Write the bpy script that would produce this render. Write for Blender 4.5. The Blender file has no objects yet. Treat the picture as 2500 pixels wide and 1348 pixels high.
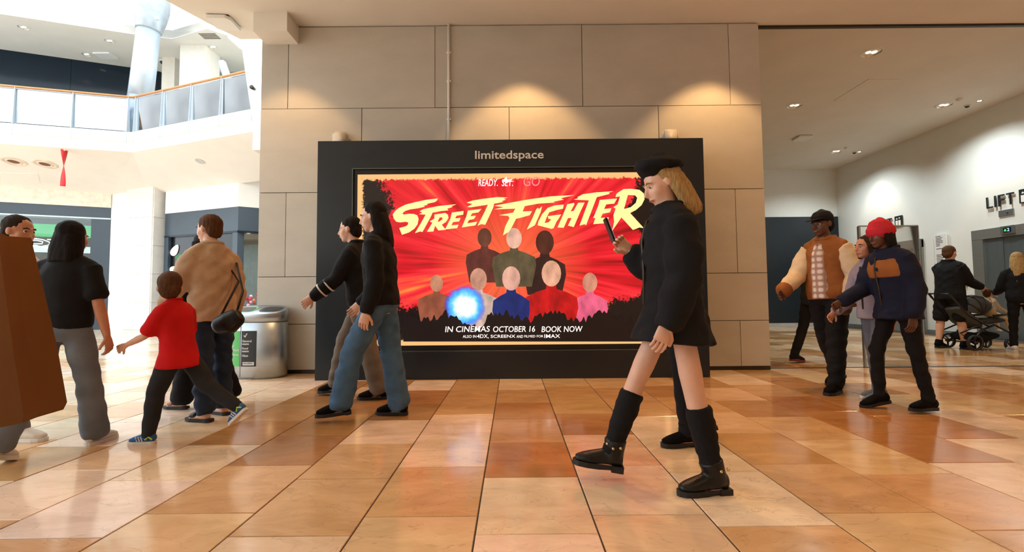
import bpy, bmesh, math, random
import numpy as np
from mathutils import Vector, Matrix, noise
from mathutils.geometry import tessellate_polygon
random.seed(7); np.random.seed(7)
S = bpy.context.scene
COL = S.collection
PI = math.pi
V = Vector
def rad(a): return a*PI/180

# ------------------------------------------------------------------ camera
FPX, CAMH, PITCH, ROLL = 1111.0, 0.97, math.atan(56/1111.0), 0.0085
cam_d = bpy.data.cameras.new('camera'); cam = bpy.data.objects.new('camera', cam_d); COL.objects.link(cam)
cam_d.sensor_width = 36.0; cam_d.lens = FPX/2500*36.0; cam_d.clip_start = .05; cam_d.clip_end = 200
_fw = V((0, math.cos(PITCH), math.sin(PITCH))); _u0 = V((0, -math.sin(PITCH), math.cos(PITCH))); _r0 = V((1, 0, 0))
_R = _r0*math.cos(ROLL) - _u0*math.sin(ROLL); _U = _r0*math.sin(ROLL) + _u0*math.cos(ROLL)
M = Matrix((_R, _U, -_fw)).transposed().to_4x4(); M.translation = V((0, 0, CAMH))
cam.matrix_world = M
S.camera = cam
CAM = V((0, 0, CAMH))
def ray(px, py): return _fw + _R*((px-1250)/FPX) + _U*((674-py)/FPX)
def onZ(px, py, z): d = ray(px, py); return CAM + d*((z-CAMH)/d.z)
def onY(px, py, y): d = ray(px, py); return CAM + d*(y/d.y)
def onX(px, py, x): d = ray(px, py); return CAM + d*(x/d.x)

# ------------------------------------------------------------------ world, exposure
S.view_settings.view_transform = 'Standard'; S.view_settings.look = 'None'
S.view_settings.gamma = 1.0; S.view_settings.use_curve_mapping = False
S.view_settings.exposure = 0.0
w = bpy.data.worlds.new('daylight'); S.world = w; w.use_nodes = True
w.node_tree.nodes['Background'].inputs[0].default_value = (.86, .945, 1.0, 1)
w.node_tree.nodes['Background'].inputs[1].default_value = 3.6

# ------------------------------------------------------------------ materials
MATS = {}
LOCAL = [False]
def nodes(name):
    m = bpy.data.materials.new(name); m.use_nodes = True; nt = m.node_tree
    return m, nt, nt.nodes['Principled BSDF']
def lin(c):  # sRGB 0-255 to linear
    return tuple(((v/255)/12.92 if v/255 <= .04045 else ((v/255+.055)/1.055)**2.4) for v in c)
def mat(name, rgb, rough=.5, metal=0., var=.12, scale=6., bump=0., bscale=60., emit=0., stretch=None, spec=.5, coat=0., sheen=0.):
    """procedural material: base colour (sRGB 0-255) varied by noise, optional bump"""
    if name in MATS: return MATS[name]
    m, nt, b = nodes(name); N = nt.nodes; L = nt.links
    c = lin(rgb)
    tc = N.new('ShaderNodeTexCoord'); mp = N.new('ShaderNodeMapping'); L.new(tc.outputs['Object'], mp.inputs[0])
    if stretch: mp.inputs['Scale'].default_value = stretch
    nz = N.new('ShaderNodeTexNoise'); nz.inputs['Scale'].default_value = scale; nz.inputs['Detail'].default_value = 4
    L.new(mp.outputs[0], nz.inputs['Vector'])
    rp = N.new('ShaderNodeValToRGB'); e = rp.color_ramp.elements
    e[0].position = .3; e[1].position = .7
    e[0].color = (*[v*(1-var) for v in c], 1); e[1].color = (*[min(1, v*(1+var)) for v in c], 1)
    L.new(nz.outputs[0], rp.inputs[0]); L.new(rp.outputs[0], b.inputs['Base Color'])
    b.inputs['Roughness'].default_value = rough; b.inputs['Metallic'].default_value = metal
    b.inputs['Specular IOR Level'].default_value = spec; b.inputs['Coat Weight'].default_value = coat
    b.inputs['Sheen Weight'].default_value = sheen
    if emit:
        L.new(rp.outputs[0], b.inputs['Emission Color']); b.inputs['Emission Strength'].default_value = emit
    if bump:
        n2 = N.new('ShaderNodeTexNoise'); n2.inputs['Scale'].default_value = bscale; n2.inputs['Detail'].default_value = 3
        L.new(mp.outputs[0], n2.inputs['Vector'])
        bp = N.new('ShaderNodeBump'); bp.inputs['Strength'].default_value = bump; bp.inputs['Distance'].default_value = .01
        L.new(n2.outputs[0], bp.inputs['Height']); L.new(bp.outputs[0], b.inputs['Normal'])
    MATS[name] = m; return m
def glass_mat(name, tint, refl=.06, body=None, bodymix=0.):
    if name in MATS: return MATS[name]
    m = bpy.data.materials.new(name); m.use_nodes = True; nt = m.node_tree; N = nt.nodes; L = nt.links
    N.remove(N['Principled BSDF']); out = N['Material Output']
    tr = N.new('ShaderNodeBsdfTransparent'); tr.inputs[0].default_value = (*lin(tint), 1)
    gl = N.new('ShaderNodeBsdfGlossy'); gl.inputs['Roughness'].default_value = .02
    fr = N.new('ShaderNodeFresnel'); fr.inputs[0].default_value = 1.5
    nz = N.new('ShaderNodeTexNoise'); nz.inputs['Scale'].default_value = .7
    mu = N.new('ShaderNodeMath'); mu.operation = 'MULTIPLY_ADD'; mu.inputs[1].default_value = refl; mu.inputs[2].default_value = 0
    L.new(nz.outputs[0], mu.inputs[0])
    ad = N.new('ShaderNodeMath'); ad.operation = 'ADD'; L.new(fr.outputs[0], ad.inputs[0]); L.new(mu.outputs[0], ad.inputs[1])
    mx = N.new('ShaderNodeMixShader'); L.new(ad.outputs[0], mx.inputs[0]); L.new(tr.outputs[0], mx.inputs[1]); L.new(gl.outputs[0], mx.inputs[2])
    last = mx
    if body:
        df = N.new('ShaderNodeBsdfDiffuse'); df.inputs[0].default_value = (*lin(body), 1)
        m2 = N.new('ShaderNodeMixShader'); m2.inputs[0].default_value = bodymix
        L.new(mx.outputs[0], m2.inputs[1]); L.new(df.outputs[0], m2.inputs[2]); last = m2
    L.new(last.outputs[0], out.inputs[0]); MATS[name] = m; return m
def emit_mat(name, rgb, strength):
    return mat(name, rgb, .4, var=.03, scale=3, emit=strength)

# ------------------------------------------------------------------ mesh helpers
def link(name, me, m=None, parent=None, smooth=False):
    o = bpy.data.objects.new(name, me); COL.objects.link(o)
    if m is not None and not me.materials: me.materials.append(m)
    if parent:
        o.parent = parent
        if parent.type == 'EMPTY' and not LOCAL[0]:   # mesh coordinates are world coordinates
            o.matrix_parent_inverse = Matrix.LocRotScale(parent.location, parent.rotation_euler, None).inverted()
    if smooth:
        for p in me.polygons: p.use_smooth = True
    return o
def fin(bm, name, m=None, parent=None, smooth=False, recalc=True):
    me = bpy.data.meshes.new(name)
    if recalc: bmesh.ops.recalc_face_normals(bm, faces=bm.faces)
    bm.to_mesh(me); bm.free(); return link(name, me, m, parent, smooth)
def box(bm, a, b, mtx=None):
    x0, y0, z0 = a; x1, y1, z1 = b
    vs = [bm.verts.new((x, y, z)) for x in (x0, x1) for y in (y0, y1) for z in (z0, z1)]
    for f in ((0, 1, 3, 2), (4, 6, 7, 5), (0, 4, 5, 1), (2, 3, 7, 6), (0, 2, 6, 4), (1, 5, 7, 3)):
        bm.faces.new([vs[i] for i in f])
    if mtx: bmesh.ops.transform(bm, matrix=mtx, verts=vs)
    return vs
def mbox(name, a, b, m, parent=None, bev=0., mtx=None):
    bm = bmesh.new(); box(bm, a, b, mtx)
    if bev: bmesh.ops.bevel(bm, geom=bm.edges[:], offset=bev, segments=2, affect='EDGES', profile=.6)
    return fin(bm, name, m, parent)
def prism(bm, pts, z0, z1, mtx=None):
    """extrude a 2-D outline (x,y) from z0 to z1"""
    lo = [bm.verts.new((p[0], p[1], z0)) for p in pts]; hi = [bm.verts.new((p[0], p[1], z1)) for p in pts]
    n = len(pts); bm.faces.new(lo[::-1]); bm.faces.new(hi)
    for i in range(n): bm.faces.new((lo[i], lo[(i+1) % n], hi[(i+1) % n], hi[i]))
    if mtx: bmesh.ops.transform(bm, matrix=mtx, verts=lo+hi)
def tube(bm, pts, rads, n=12, side=(0, 1, 0), round_ends=True):
    """lofted tube; radius is r or (r_side, r_front)"""
    pts = [V(p) for p in pts]; rads = [(r, r) if not isinstance(r, (tuple, list)) else r for r in rads]
    side = V(side); rings = []
    def ring(p, t, rs, rf):
        s = side - t*side.dot(t)
        if s.length < 1e-3: s = V((1, 0, 0)) - t*t.x
        if s.length < 1e-3: s = V((0, 0, 1)) - t*t.z
        s.normalize(); f = t.cross(s)
        return [bm.verts.new(p + s*(math.cos(2*PI*k/n)*rs) + f*(math.sin(2*PI*k/n)*rf)) for k in range(n)]
    T = []
    for i in range(len(pts)):
        a = pts[max(0, i-1)]; b = pts[min(len(pts)-1, i+1)]; t = (b-a)
        T.append(t.normalized() if t.length > 1e-6 else V((0, 0, 1)))
    if round_ends:
        r = rads[0]; q = min(r)*.45; rings.append(ring(pts[0]-T[0]*q, T[0], r[0]*.72, r[1]*.72))
    for p, t, r in zip(pts, T, rads): rings.append(ring(p, t, *r))
    if round_ends:
        r = rads[-1]; q = min(r)*.45; rings.append(ring(pts[-1]+T[-1]*q, T[-1], r[0]*.72, r[1]*.72))
    for a, b in zip(rings[:-1], rings[1:]):
        for k in range(n): bm.faces.new((a[k], a[(k+1) % n], b[(k+1) % n], b[k]))
    bm.faces.new(rings[0][::-1]); bm.faces.new(rings[-1])
def ball(bm, c, r, rot=None, u=14, v=10):
    r = (r, r, r) if not isinstance(r, (tuple, list)) else r
    m = Matrix.Translation(c) @ (rot.to_4x4() if rot else Matrix()) @ Matrix.Diagonal((*r, 1))
    bmesh.ops.create_uvsphere(bm, u_segments=u, v_segments=v, radius=1, matrix=m)
def cyl(bm, c, r, h, axis='Z', n=24, r2=None):
    rot = {'Z': Matrix(), 'X': Matrix.Rotation(PI/2, 4, 'Y'), 'Y': Matrix.Rotation(-PI/2, 4, 'X')}[axis]
    bmesh.ops.create_cone(bm, cap_ends=True, segments=n, radius1=r, radius2=r if r2 is None else r2, depth=h, matrix=Matrix.Translation(c) @ rot)
def remesh(bm, voxel, sm=3):
    bmesh.ops.recalc_face_normals(bm, faces=bm.faces)
    me = bpy.data.meshes.new('tmp'); bm.to_mesh(me); bm.free()
    o = bpy.data.objects.new('tmp', me); COL.objects.link(o)
    r = o.modifiers.new('r', 'REMESH'); r.mode = 'VOXEL'; r.voxel_size = voxel
    if sm: s = o.modifiers.new('s', 'SMOOTH'); s.factor = .5; s.iterations = sm
    ev = o.evaluated_get(bpy.context.evaluated_depsgraph_get())
    out = bpy.data.meshes.new_from_object(ev)
    bpy.data.objects.remove(o); bpy.data.meshes.remove(me)
    return out
def wrinkle(me, amp, k=(14, 14, 9), seed=0.):
    n = len(me.vertices)
    if not n: return
    co = np.empty(n*3); me.vertices.foreach_get('co', co); co = co.reshape(-1, 3)
    nr = np.empty(n*3); me.vertex_normals.foreach_get('vector', nr); nr = nr.reshape(-1, 3)
    x, y, z = co[:, 0]*k[0]+seed, co[:, 1]*k[1]+seed*1.7, co[:, 2]*k[2]+seed*.6
    f = np.sin(x+1.7*np.sin(z+y))*.5 + np.sin(1.9*z+1.3*np.sin(1.4*x-y))*.5 + .4*np.sin(2.7*y+2.1*x+1.5*np.sin(2.3*z))
    co += nr*(f*amp)[:, None]
    me.vertices.foreach_set('co', co.ravel()); me.update()
def merge(meshes, name):
    bm = bmesh.new()
    for me in meshes: bm.from_mesh(me); bpy.data.meshes.remove(me)
    out = bpy.data.meshes.new(name); bm.to_mesh(out); bm.free(); return out
def text_mesh(s, size, extr=.002, align='LEFT', shear=0., bold=0., spacing=1.):
    c = bpy.data.curves.new('txt', 'FONT'); c.body = s; c.size = size; c.extrude = extr; c.align_x = align
    c.shear = shear; c.offset = bold; c.space_character = spacing; c.resolution_u = 3
    o = bpy.data.objects.new('txt', c); COL.objects.link(o)
    ev = o.evaluated_get(bpy.context.evaluated_depsgraph_get()); me = bpy.data.meshes.new_from_object(ev)
    bpy.data.objects.remove(o); bpy.data.curves.remove(c); return me
def fit(me, w_, h_):
    """scale text mesh (xy) to a given width and height, origin bottom-left"""
    n = len(me.vertices); co = np.empty(n*3); me.vertices.foreach_get('co', co); co = co.reshape(-1, 3)
    mn = co.min(0); mxx = co.max(0)
    co[:, 0] = (co[:, 0]-mn[0])/(mxx[0]-mn[0])*w_; co[:, 1] = (co[:, 1]-mn[1])/(mxx[1]-mn[1])*h_
    me.vertices.foreach_set('co', co.ravel()); me.update()
def tag(o, label=None, cat=None, group=None, kind=None):
    if label: o['label'] = label
    if cat: o['category'] = cat
    if group: o['group'] = group
    if kind: o['kind'] = kind
    return o
def empty(name, loc, label=None, cat=None, group=None, kind=None, rz=0.):
    o = bpy.data.objects.new(name, None); COL.objects.link(o); o.location = loc; o.rotation_euler = (0, 0, rz)
    o.empty_display_size = .1
    return tag(o, label, cat, group, kind)
# ------------------------------------------------------------------ surface materials
def stone_mat(name, rgb, var=.1, rough=.55):
    m, nt, b = nodes(name); N = nt.nodes; L = nt.links
    tc = N.new('ShaderNodeTexCoord'); oi = N.new('ShaderNodeObjectInfo')
    n1 = N.new('ShaderNodeTexNoise'); n1.inputs['Scale'].default_value = 1.3; n1.inputs['Detail'].default_value = 6; n1.inputs['Roughness'].default_value = .6
    mp = N.new('ShaderNodeMapping'); mp.inputs['Scale'].default_value = (1, 1, 2.2); L.new(tc.outputs['Object'], mp.inputs[0])
    L.new(mp.outputs[0], n1.inputs['Vector'])
    n2 = N.new('ShaderNodeTexNoise'); n2.inputs['Scale'].default_value = 60; n2.inputs['Detail'].default_value = 3; L.new(mp.outputs[0], n2.inputs['Vector'])
    mx = N.new('ShaderNodeMix'); mx.data_type = 'FLOAT'; mx.inputs[0].default_value = .3
    L.new(n1.outputs[0], mx.inputs[2]); L.new(n2.outputs[0], mx.inputs[3])
    ad = N.new('ShaderNodeMath'); ad.operation = 'MULTIPLY_ADD'; ad.inputs[1].default_value = .22
    L.new(oi.outputs['Random'], ad.inputs[0]); L.new(mx.outputs[0], ad.inputs[2])
    rp = N.new('ShaderNodeValToRGB'); e = rp.color_ramp.elements; c = lin(rgb)
    e[0].position = .3; e[1].position = .85
    e[0].color = (*[v*(1-var*1.6) for v in c], 1); e[1].color = (*[min(1, v*(1+var)) for v in c], 1)
    L.new(ad.outputs[0], rp.inputs[0]); L.new(rp.outputs[0], b.inputs['Base Color'])
    b.inputs['Roughness'].default_value = rough
    bp = N.new('ShaderNodeBump'); bp.inputs['Strength'].default_value = .12; bp.inputs['Distance'].default_value = .004
    L.new(n2.outputs[0], bp.inputs['Height']); L.new(bp.outputs[0], b.inputs['Normal'])
    return m
def tile_mat(name, attr):
    """polished limestone: colour per tile (object colour or face attribute), clouding, fine veins and pits"""
    m, nt, b = nodes(name); N = nt.nodes; L = nt.links
    if attr: src = N.new('ShaderNodeAttribute'); src.attribute_name = 'tint'; col = src.outputs['Color']
    else: src = N.new('ShaderNodeObjectInfo'); col = src.outputs['Color']
    geo = N.new('ShaderNodeNewGeometry')
    mp = N.new('ShaderNodeMapping'); mp.inputs['Rotation'].default_value = (0, 0, .5); mp.inputs['Scale'].default_value = (1.2, 2.6, 1); L.new(geo.outputs['Position'], mp.inputs[0])
    n1 = N.new('ShaderNodeTexNoise'); n1.inputs['Scale'].default_value = 2.2; n1.inputs['Detail'].default_value = 7; n1.inputs['Roughness'].default_value = .62; n1.inputs['Distortion'].default_value = .8
    L.new(mp.outputs[0], n1.inputs['Vector'])
    rp = N.new('ShaderNodeValToRGB'); e = rp.color_ramp.elements
    e[0].position = .28; e[0].color = (.80, .76, .70, 1); e[1].position = .7; e[1].color = (1.12, 1.12, 1.12, 1)
    L.new(n1.outputs[0], rp.inputs[0])
    mu = N.new('ShaderNodeMix'); mu.data_type = 'RGBA'; mu.blend_type = 'MULTIPLY'; mu.inputs[0].default_value = 1
    L.new(col, mu.inputs[6]); L.new(rp.outputs[0], mu.inputs[7])
    # dark pits and hairline veins
    n2 = N.new('ShaderNodeTexNoise'); n2.inputs['Scale'].default_value = 9; n2.inputs['Detail'].default_value = 8; n2.inputs['Roughness'].default_value = .7; L.new(mp.outputs[0], n2.inputs['Vector'])
    r2 = N.new('ShaderNodeValToRGB'); q = r2.color_ramp.elements; q[0].position = .69; q[0].color = (0, 0, 0, 1); q[1].position = .75; q[1].color = (1, 1, 1, 1)
    L.new(n2.outputs[0], r2.inputs[0])
    n3 = N.new('ShaderNodeTexNoise'); n3.inputs['Scale'].default_value = 1.7; n3.inputs['Detail'].default_value = 6; n3.inputs['Distortion'].default_value = 1.5; L.new(mp.outputs[0], n3.inputs['Vector'])
    r3 = N.new('ShaderNodeValToRGB'); q = r3.color_ramp.elements; q[0].position = .494; q[0].color = (0, 0, 0, 1); q[1].position = .5; q[1].color = (.5, .5, .5, 1); x = q.new(.506); x.color = (0, 0, 0, 1)
    L.new(n3.outputs[0], r3.inputs[0])
    mm = N.new('ShaderNodeMath'); mm.operation = 'MAXIMUM'; L.new(r2.outputs[0], mm.inputs[0]); L.new(r3.outputs[0], mm.inputs[1])
    m3 = N.new('ShaderNodeMath'); m3.operation = 'MULTIPLY'; m3.inputs[1].default_value = .6; L.new(mm.outputs[0], m3.inputs[0])
    m2 = N.new('ShaderNodeMix'); m2.data_type = 'RGBA'; L.new(m3.outputs[0], m2.inputs[0]); L.new(mu.outputs[2], m2.inputs[6]); m2.inputs[7].default_value = (.16, .09, .045, 1)
    L.new(m2.outputs[2], b.inputs['Base Color'])
    rr = N.new('ShaderNodeMath'); rr.operation = 'MULTIPLY_ADD'; rr.inputs[1].default_value = .16; rr.inputs[2].default_value = .06
    L.new(n1.outputs[0], rr.inputs[0]); L.new(rr.outputs[0], b.inputs['Roughness'])
    b.inputs['Specular IOR Level'].default_value = .6
    return m
WHITE = mat('white_plaster', (236, 235, 230), .7, var=.02, scale=2, bump=.03, bscale=30)
CEILM = mat('ceiling_paint', (226, 221, 212), .8, var=.03, scale=1.5, bump=.02, bscale=40)
WARMW = mat('warm_white_paint', (228, 224, 214), .75, var=.02, scale=2)
LIFTW = mat('lift_lobby_paint', (226, 228, 224), .7, var=.02, scale=2)
GROUT = mat('grout', (70, 52, 36), .8, var=.2, scale=30)
STONE = stone_mat('wall_limestone', (190, 184, 172))
JOINT = mat('stone_joint', (88, 78, 62), .9, var=.1, scale=20)
NAVY = mat('navy_panel', (16, 29, 38), .32, var=.08, scale=1.2)
SLATE = mat('slate_fascia', (52, 66, 78), .32, var=.06, scale=1.5)
STEEL = mat('brushed_steel', (168, 176, 182), .34, .85, var=.06, scale=4, stretch=(1, 1, 40), bump=.02)
PAINTSTEEL = mat('silver_paint', (186, 198, 208), .35, .35, var=.03, scale=3)
LIFTSTEEL = mat('lift_steel', (150, 152, 148), .4, .6, var=.05, scale=3, stretch=(1, 1, 20))
DOORSTEEL = mat('lift_door_steel', (120, 130, 134), .36, .6, var=.08, scale=2, stretch=(6, 6, .5))
WOOD = mat('rail_wood', (205, 142, 86), .4, var=.15, scale=5, stretch=(1, 1, 12))
BLACK = mat('black_satin', (16, 17, 18), .35, var=.1, scale=5)
DARKMET = mat('dark_metal', (58, 52, 44), .4, .5, var=.1)
GLASS = glass_mat('clear_glass', (246, 250, 250), .02)
RAILGLASS = glass_mat('rail_glass', (236, 246, 250), .34)
RAILGLASS2 = glass_mat('rail_glass_bright', (236, 246, 250), .6)
LETTER = mat('dark_letter', (30, 36, 38), .4, var=.05)
PLASTIC = mat('white_plastic', (232, 232, 230), .4, var=.02)

# ------------------------------------------------------------------ floor
TW, TL = .512, .6
fl = bmesh.new(); box(fl, (-24, -9, -.12), (10.9, 22, -.004)); floor = tag(fin(fl, 'floor', GROUT), kind='structure', label='polished tan limestone tile floor of the mall')
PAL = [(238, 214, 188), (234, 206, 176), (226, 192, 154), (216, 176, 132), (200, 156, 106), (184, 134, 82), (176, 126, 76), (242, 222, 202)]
def tile_col(k, j, x, y):  # tile mix by zone, with daylight sheen left and warm light right coloured in
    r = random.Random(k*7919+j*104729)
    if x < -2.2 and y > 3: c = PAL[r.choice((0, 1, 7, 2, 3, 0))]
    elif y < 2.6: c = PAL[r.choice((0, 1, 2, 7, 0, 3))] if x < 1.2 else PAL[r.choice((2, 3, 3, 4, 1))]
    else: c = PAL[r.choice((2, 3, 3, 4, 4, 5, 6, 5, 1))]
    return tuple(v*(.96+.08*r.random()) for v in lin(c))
tme = bpy.data.meshes.new('floor_tile'); tb = bmesh.new(); box(tb, (-TW/2+.0035, -TL/2+.0025, -.02), (TW/2-.0035, TL/2-.0025, 0))
bmesh.ops.bevel(tb, geom=[e for e in tb.edges if all(v.co.z > -.001 for v in e.verts)], offset=.0025, segments=1, affect='EDGES')
bmesh.ops.recalc_face_normals(tb, faces=tb.faces); tb.to_mesh(tme); tb.free(); tme.materials.append(tile_mat('limestone_tile', False))
cells = []
for k in range(-46, 21):
    xc = -.674 + TW*(k+.5)
    ph = .29 if k % 2 == 0 else .13
    if k % 5 == 3: ph += .05
    for j in range(-16, 36):
        yc = ph + TL*(j+.5)
        if -24 < xc < 10.6 and -9 < yc < 21.5: cells.append((k, j, xc, yc))
def in_view(x, y): return y > 1.3 and abs(x) < y*1.125+.45
near = sorted([c for c in cells if in_view(c[2], c[3]) and not (abs(c[2]) < 3.2 and c[3] > 6.4)], key=lambda c: c[3])[:298]
ns = set((c[0], c[1]) for c in near)
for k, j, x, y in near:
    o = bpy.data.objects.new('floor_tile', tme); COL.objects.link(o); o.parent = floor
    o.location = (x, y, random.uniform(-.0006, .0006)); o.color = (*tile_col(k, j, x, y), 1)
fb = bmesh.new(); lay = fb.loops.layers.float_color.new('tint')
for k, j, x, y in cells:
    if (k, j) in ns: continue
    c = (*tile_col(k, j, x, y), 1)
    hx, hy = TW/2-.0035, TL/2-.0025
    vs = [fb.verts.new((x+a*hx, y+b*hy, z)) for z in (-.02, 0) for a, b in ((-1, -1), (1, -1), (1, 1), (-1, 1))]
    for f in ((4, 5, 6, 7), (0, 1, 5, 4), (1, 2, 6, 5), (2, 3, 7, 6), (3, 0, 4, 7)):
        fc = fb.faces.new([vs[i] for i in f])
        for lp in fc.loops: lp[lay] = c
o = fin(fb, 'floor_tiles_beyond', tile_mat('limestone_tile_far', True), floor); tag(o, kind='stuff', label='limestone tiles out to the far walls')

# ------------------------------------------------------------------ stone wall block with its panels
SOF = 4.755; WY = 6.1; XL, XR = -3.42, 3.43
b = bmesh.new(); box(b, (XL+.01, WY+.025, 0), (XR-.01, 14.9, 5.6)); wall = tag(fin(b, 'wall_center', JOINT), kind='structure', label='pale limestone wall block behind the advertising screen')
rows = [(SOF, 3.593, [-3.05, -1.034, .989, 3.011]), (3.593, 2.434, [-2.035, -.021, 2.02]), (2.434, 1.292, [-3.05, -1.034, .989, 3.033]),
        (1.292, .657, [-2.035, -.021, 2.02]), (.657, .05, [-3.05, -1.034, .989, 3.04])]
for zt, zb, vj in rows:
    xs = [XL]+vj+[XR]
    for a, c in zip(xs[:-1], xs[1:]):
        d = random.uniform(-.002, .002)
        mbox('stone_panel', (a+.004, WY+d, zb+.004), (c-.004, WY+.04, zt-.004-(.012 if zt == SOF else 0)), STONE, wall, bev=.002)
b = bmesh.new(); box(b, (XL, WY+.012, 0), (XR, WY+.05, .05)); tag(fin(b, 'baseboard_center', DARKMET), kind='structure')
# left flank panels (seen from a step to the left)
for zt, zb, vj in rows:
    mbox('stone_panel', (XL-.002, WY+.045, zb+.004), (XL+.02, WY+2.2, zt-.004-(.012 if zt == SOF else 0)), STONE, wall)

# ------------------------------------------------------------------ ceilings
b = bmesh.new()
prism(b, [(-9.6, -9), (10.9, -9), (10.9, 6.2), (XR, 6.2), (XR, 6.4), (-3.9, 6.4), (-4.12, 5.98), (-4.36, 5.45), (-6.2, 2.0)], SOF, 5.15)
tag(fin(b, 'ceiling', CEILM), kind='structure', label='low plastered soffit over the walkway')
b = bmesh.new(); box(b, (XR-.3, 6.2, 5.15), (10.9, 15.2, 5.4)); tag(fin(b, 'ceiling', CEILM), kind='structure', label='higher plastered ceiling of the lift lobby')
b = bmesh.new(); box(b, (XR, 6.17, SOF-.03), (10.9, 6.215, SOF+.005)); tag(fin(b, 'soffit_shade_line', DARKMET), kind='structure', label='dark strip standing in for the shade line at the soffit edge before the lift lobby')  # dark strip stands in for the shade line where the ceiling steps up
b = bmesh.new(); box(b, (XR, 6.21, -.01), (10.65, 6.27, .004)); tag(fin(b, 'trim_2', DARKMET), kind='structure', label='dark metal floor track across the lift lobby entrance')
mbox('ceiling_box', (-3.36, 5.78, 4.5), (-2.915, 6.105, SOF+.01), CEILM, bev=.004)
tag(bpy.data.objects['ceiling_box'], 'beige boxed duct end where soffit meets the stone wall', 'duct box')

# ------------------------------------------------------------------ lift lobby
RX = 10.65
b = bmesh.new(); box(b, (RX, -9, 0), (RX+.25, 15.2, 5.5)); tag(fin(b, 'wall_right', LIFTW), kind='structure', label='white lift lobby wall carrying the lift signs')
b = bmesh.new(); box(b, (XR-.2, 14.75, 0), (RX+.2, 15.0, 5.4)); tag(fin(b, 'wall_back', LIFTW), kind='structure', label='pale end wall of the lift lobby above the dark hoarding')
hd = empty('dark_hoarding', (7, 14.7, 0), 'flat dark navy hoarding panel across the lobby end wall', 'hoarding')
for k in range(3):
    a = XR+.02 + k*(RX-XR-.04)/3; c = a + (RX-XR-.04)/3
    mbox('panel', (a+.003, 14.70, .12), (c-.003, 14.75, 3.56), NAVY, hd)
mbox('plinth', (XR+.02, 14.69, 0), (RX-.005, 14.75, .12), mat('grey_plinth', (176, 178, 174), .5), hd)
b = bmesh.new(); box(b, (RX-.012, 6.3, 0), (RX+.01, 10.38, .1)); box(b, (RX-.012, 10.45, 0), (RX+.01, 14.69, .1)); tag(fin(b, 'baseboard_right', mat('steel_skirting', (150, 154, 152), .4, .5)), kind='structure')
b = bmesh.new(); box(b, (-24, -9.3, 0), (10.9, -9, 6)); tag(fin(b, 'wall_daylight_block', WARMW), kind='structure', label='added wall behind the viewer keeping daylight out')  # added out of view to block daylight; the mall is open here

# ------------------------------------------------------------------ lights (fixtures of the place, and added walkway downlights)
def spot(loc, power, rgb, size=100, blend=.6, parent=None, soft=.05, tilt=0):
    l = bpy.data.lights.new('lamp', 'SPOT'); l.energy = power; l.color = rgb; l.spot_size = rad(size); l.spot_blend = blend; l.shadow_soft_size = soft
    o = bpy.data.objects.new('lamp', l); COL.objects.link(o); o.location = loc; o.rotation_euler = (tilt, 0, 0)
    if parent:
        o.parent = parent; o.matrix_parent_inverse = Matrix.LocRotScale(parent.location, parent.rotation_euler, None).inverted()
    return o
LAMPM = emit_mat('lamp_glow', (255, 236, 205), 6.0)
REFL = mat('lamp_reflector', (225, 220, 210), .15, .9, var=.02)
def downlight(x, y, z, label, group, power, r=.15, rgb=(1, .72, .42), size=105, blend=.55):
    e = empty('downlight', (x, y, z), label, 'downlight', group)
    bm = bmesh.new()
    bmesh.ops.create_cone(bm, cap_ends=False, segments=32, radius1=r*.86, radius2=r*.6, depth=.05, matrix=Matrix.Translation((x, y, z+.012)))
    fin(bm, 'reflector', REFL, e, True)
    bm = bmesh.new(); n = 32
    A = [bm.verts.new((x+math.cos(2*PI*i/n)*r, y+math.sin(2*PI*i/n)*r, z-.002)) for i in range(n)]
    B = [bm.verts.new((x+math.cos(2*PI*i/n)*r*.86, y+math.sin(2*PI*i/n)*r*.86, z-.012)) for i in range(n)]
    C = [bm.verts.new((x+math.cos(2*PI*i/n)*r*.84, y+math.sin(2*PI*i/n)*r*.84, z-.002)) for i in range(n)]
    for i in range(n):
        j = (i+1) % n; bm.faces.new((A[i], A[j], B[j], B[i])); bm.faces.new((B[i], B[j], C[j], C[i]))
    fin(bm, 'trim_ring', PLASTIC, e, True)
    bm = bmesh.new(); ball(bm, (x+r*.25, y, z+.0), (r*.26, r*.26, .018)); fin(bm, 'bulb', LAMPM, e, True)
    bm = bmesh.new(); ball(bm, (x-r*.3, y+.01, z+.0), (r*.22, r*.22, .016)); fin(bm, 'bulb', LAMPM, e, True)
    if power: spot((x, y, z-.03), power, rgb, size, blend, e)
    return e
WARM = (1, .58, .25)
for x, lb in ((-3.0, 'recessed downlight washing the stone wall beside the boxed duct'), (.17, 'recessed downlight washing the stone wall above the middle of the screen'), (2.72, 'recessed downlight washing the stone wall corner by the lift lobby')):
    downlight(x, 5.35, SOF, lb, 'downlights along the stone wall', 230 if x > -2 else 110, r=.1, rgb=WARM, size=88, blend=.35)
for x in (-.6, 2.9, 6.4, 9.4):  # rows added out of view to light the floor and people
    for y in (2.6, -.8, -4.4):
        downlight(x, y, SOF, 'added out-of-view downlight in the walkway soffit, lighting floor and people', 'added downlights over the walkway', 120 if x > 0 else 30, r=.12, rgb=(1, .55, .22), size=130, blend=.8)
downlight(6.4, 5.2, SOF, 'round recessed downlight in the soffit at the lobby entrance', None, 110, r=.12, rgb=WARM, size=120, blend=.8)
for n_, (px, py, lb) in enumerate([(2128, 127, 'large twin-lamp recessed downlight beside the ceiling access panel'), (1940, 257, 'recessed lobby downlight next to the stone wall edge'),
                     (2305, 256, 'recessed lobby downlight beside two sensors above the lift'), (2042, 369, 'recessed lobby downlight at the far end near the corner')]):
    p = onZ(px, py, 5.15)
    downlight(p.x, p.y, 5.15, lb, None, 340, r=.17, rgb=(.90, 1, 1), size=140, blend=.8)
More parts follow.
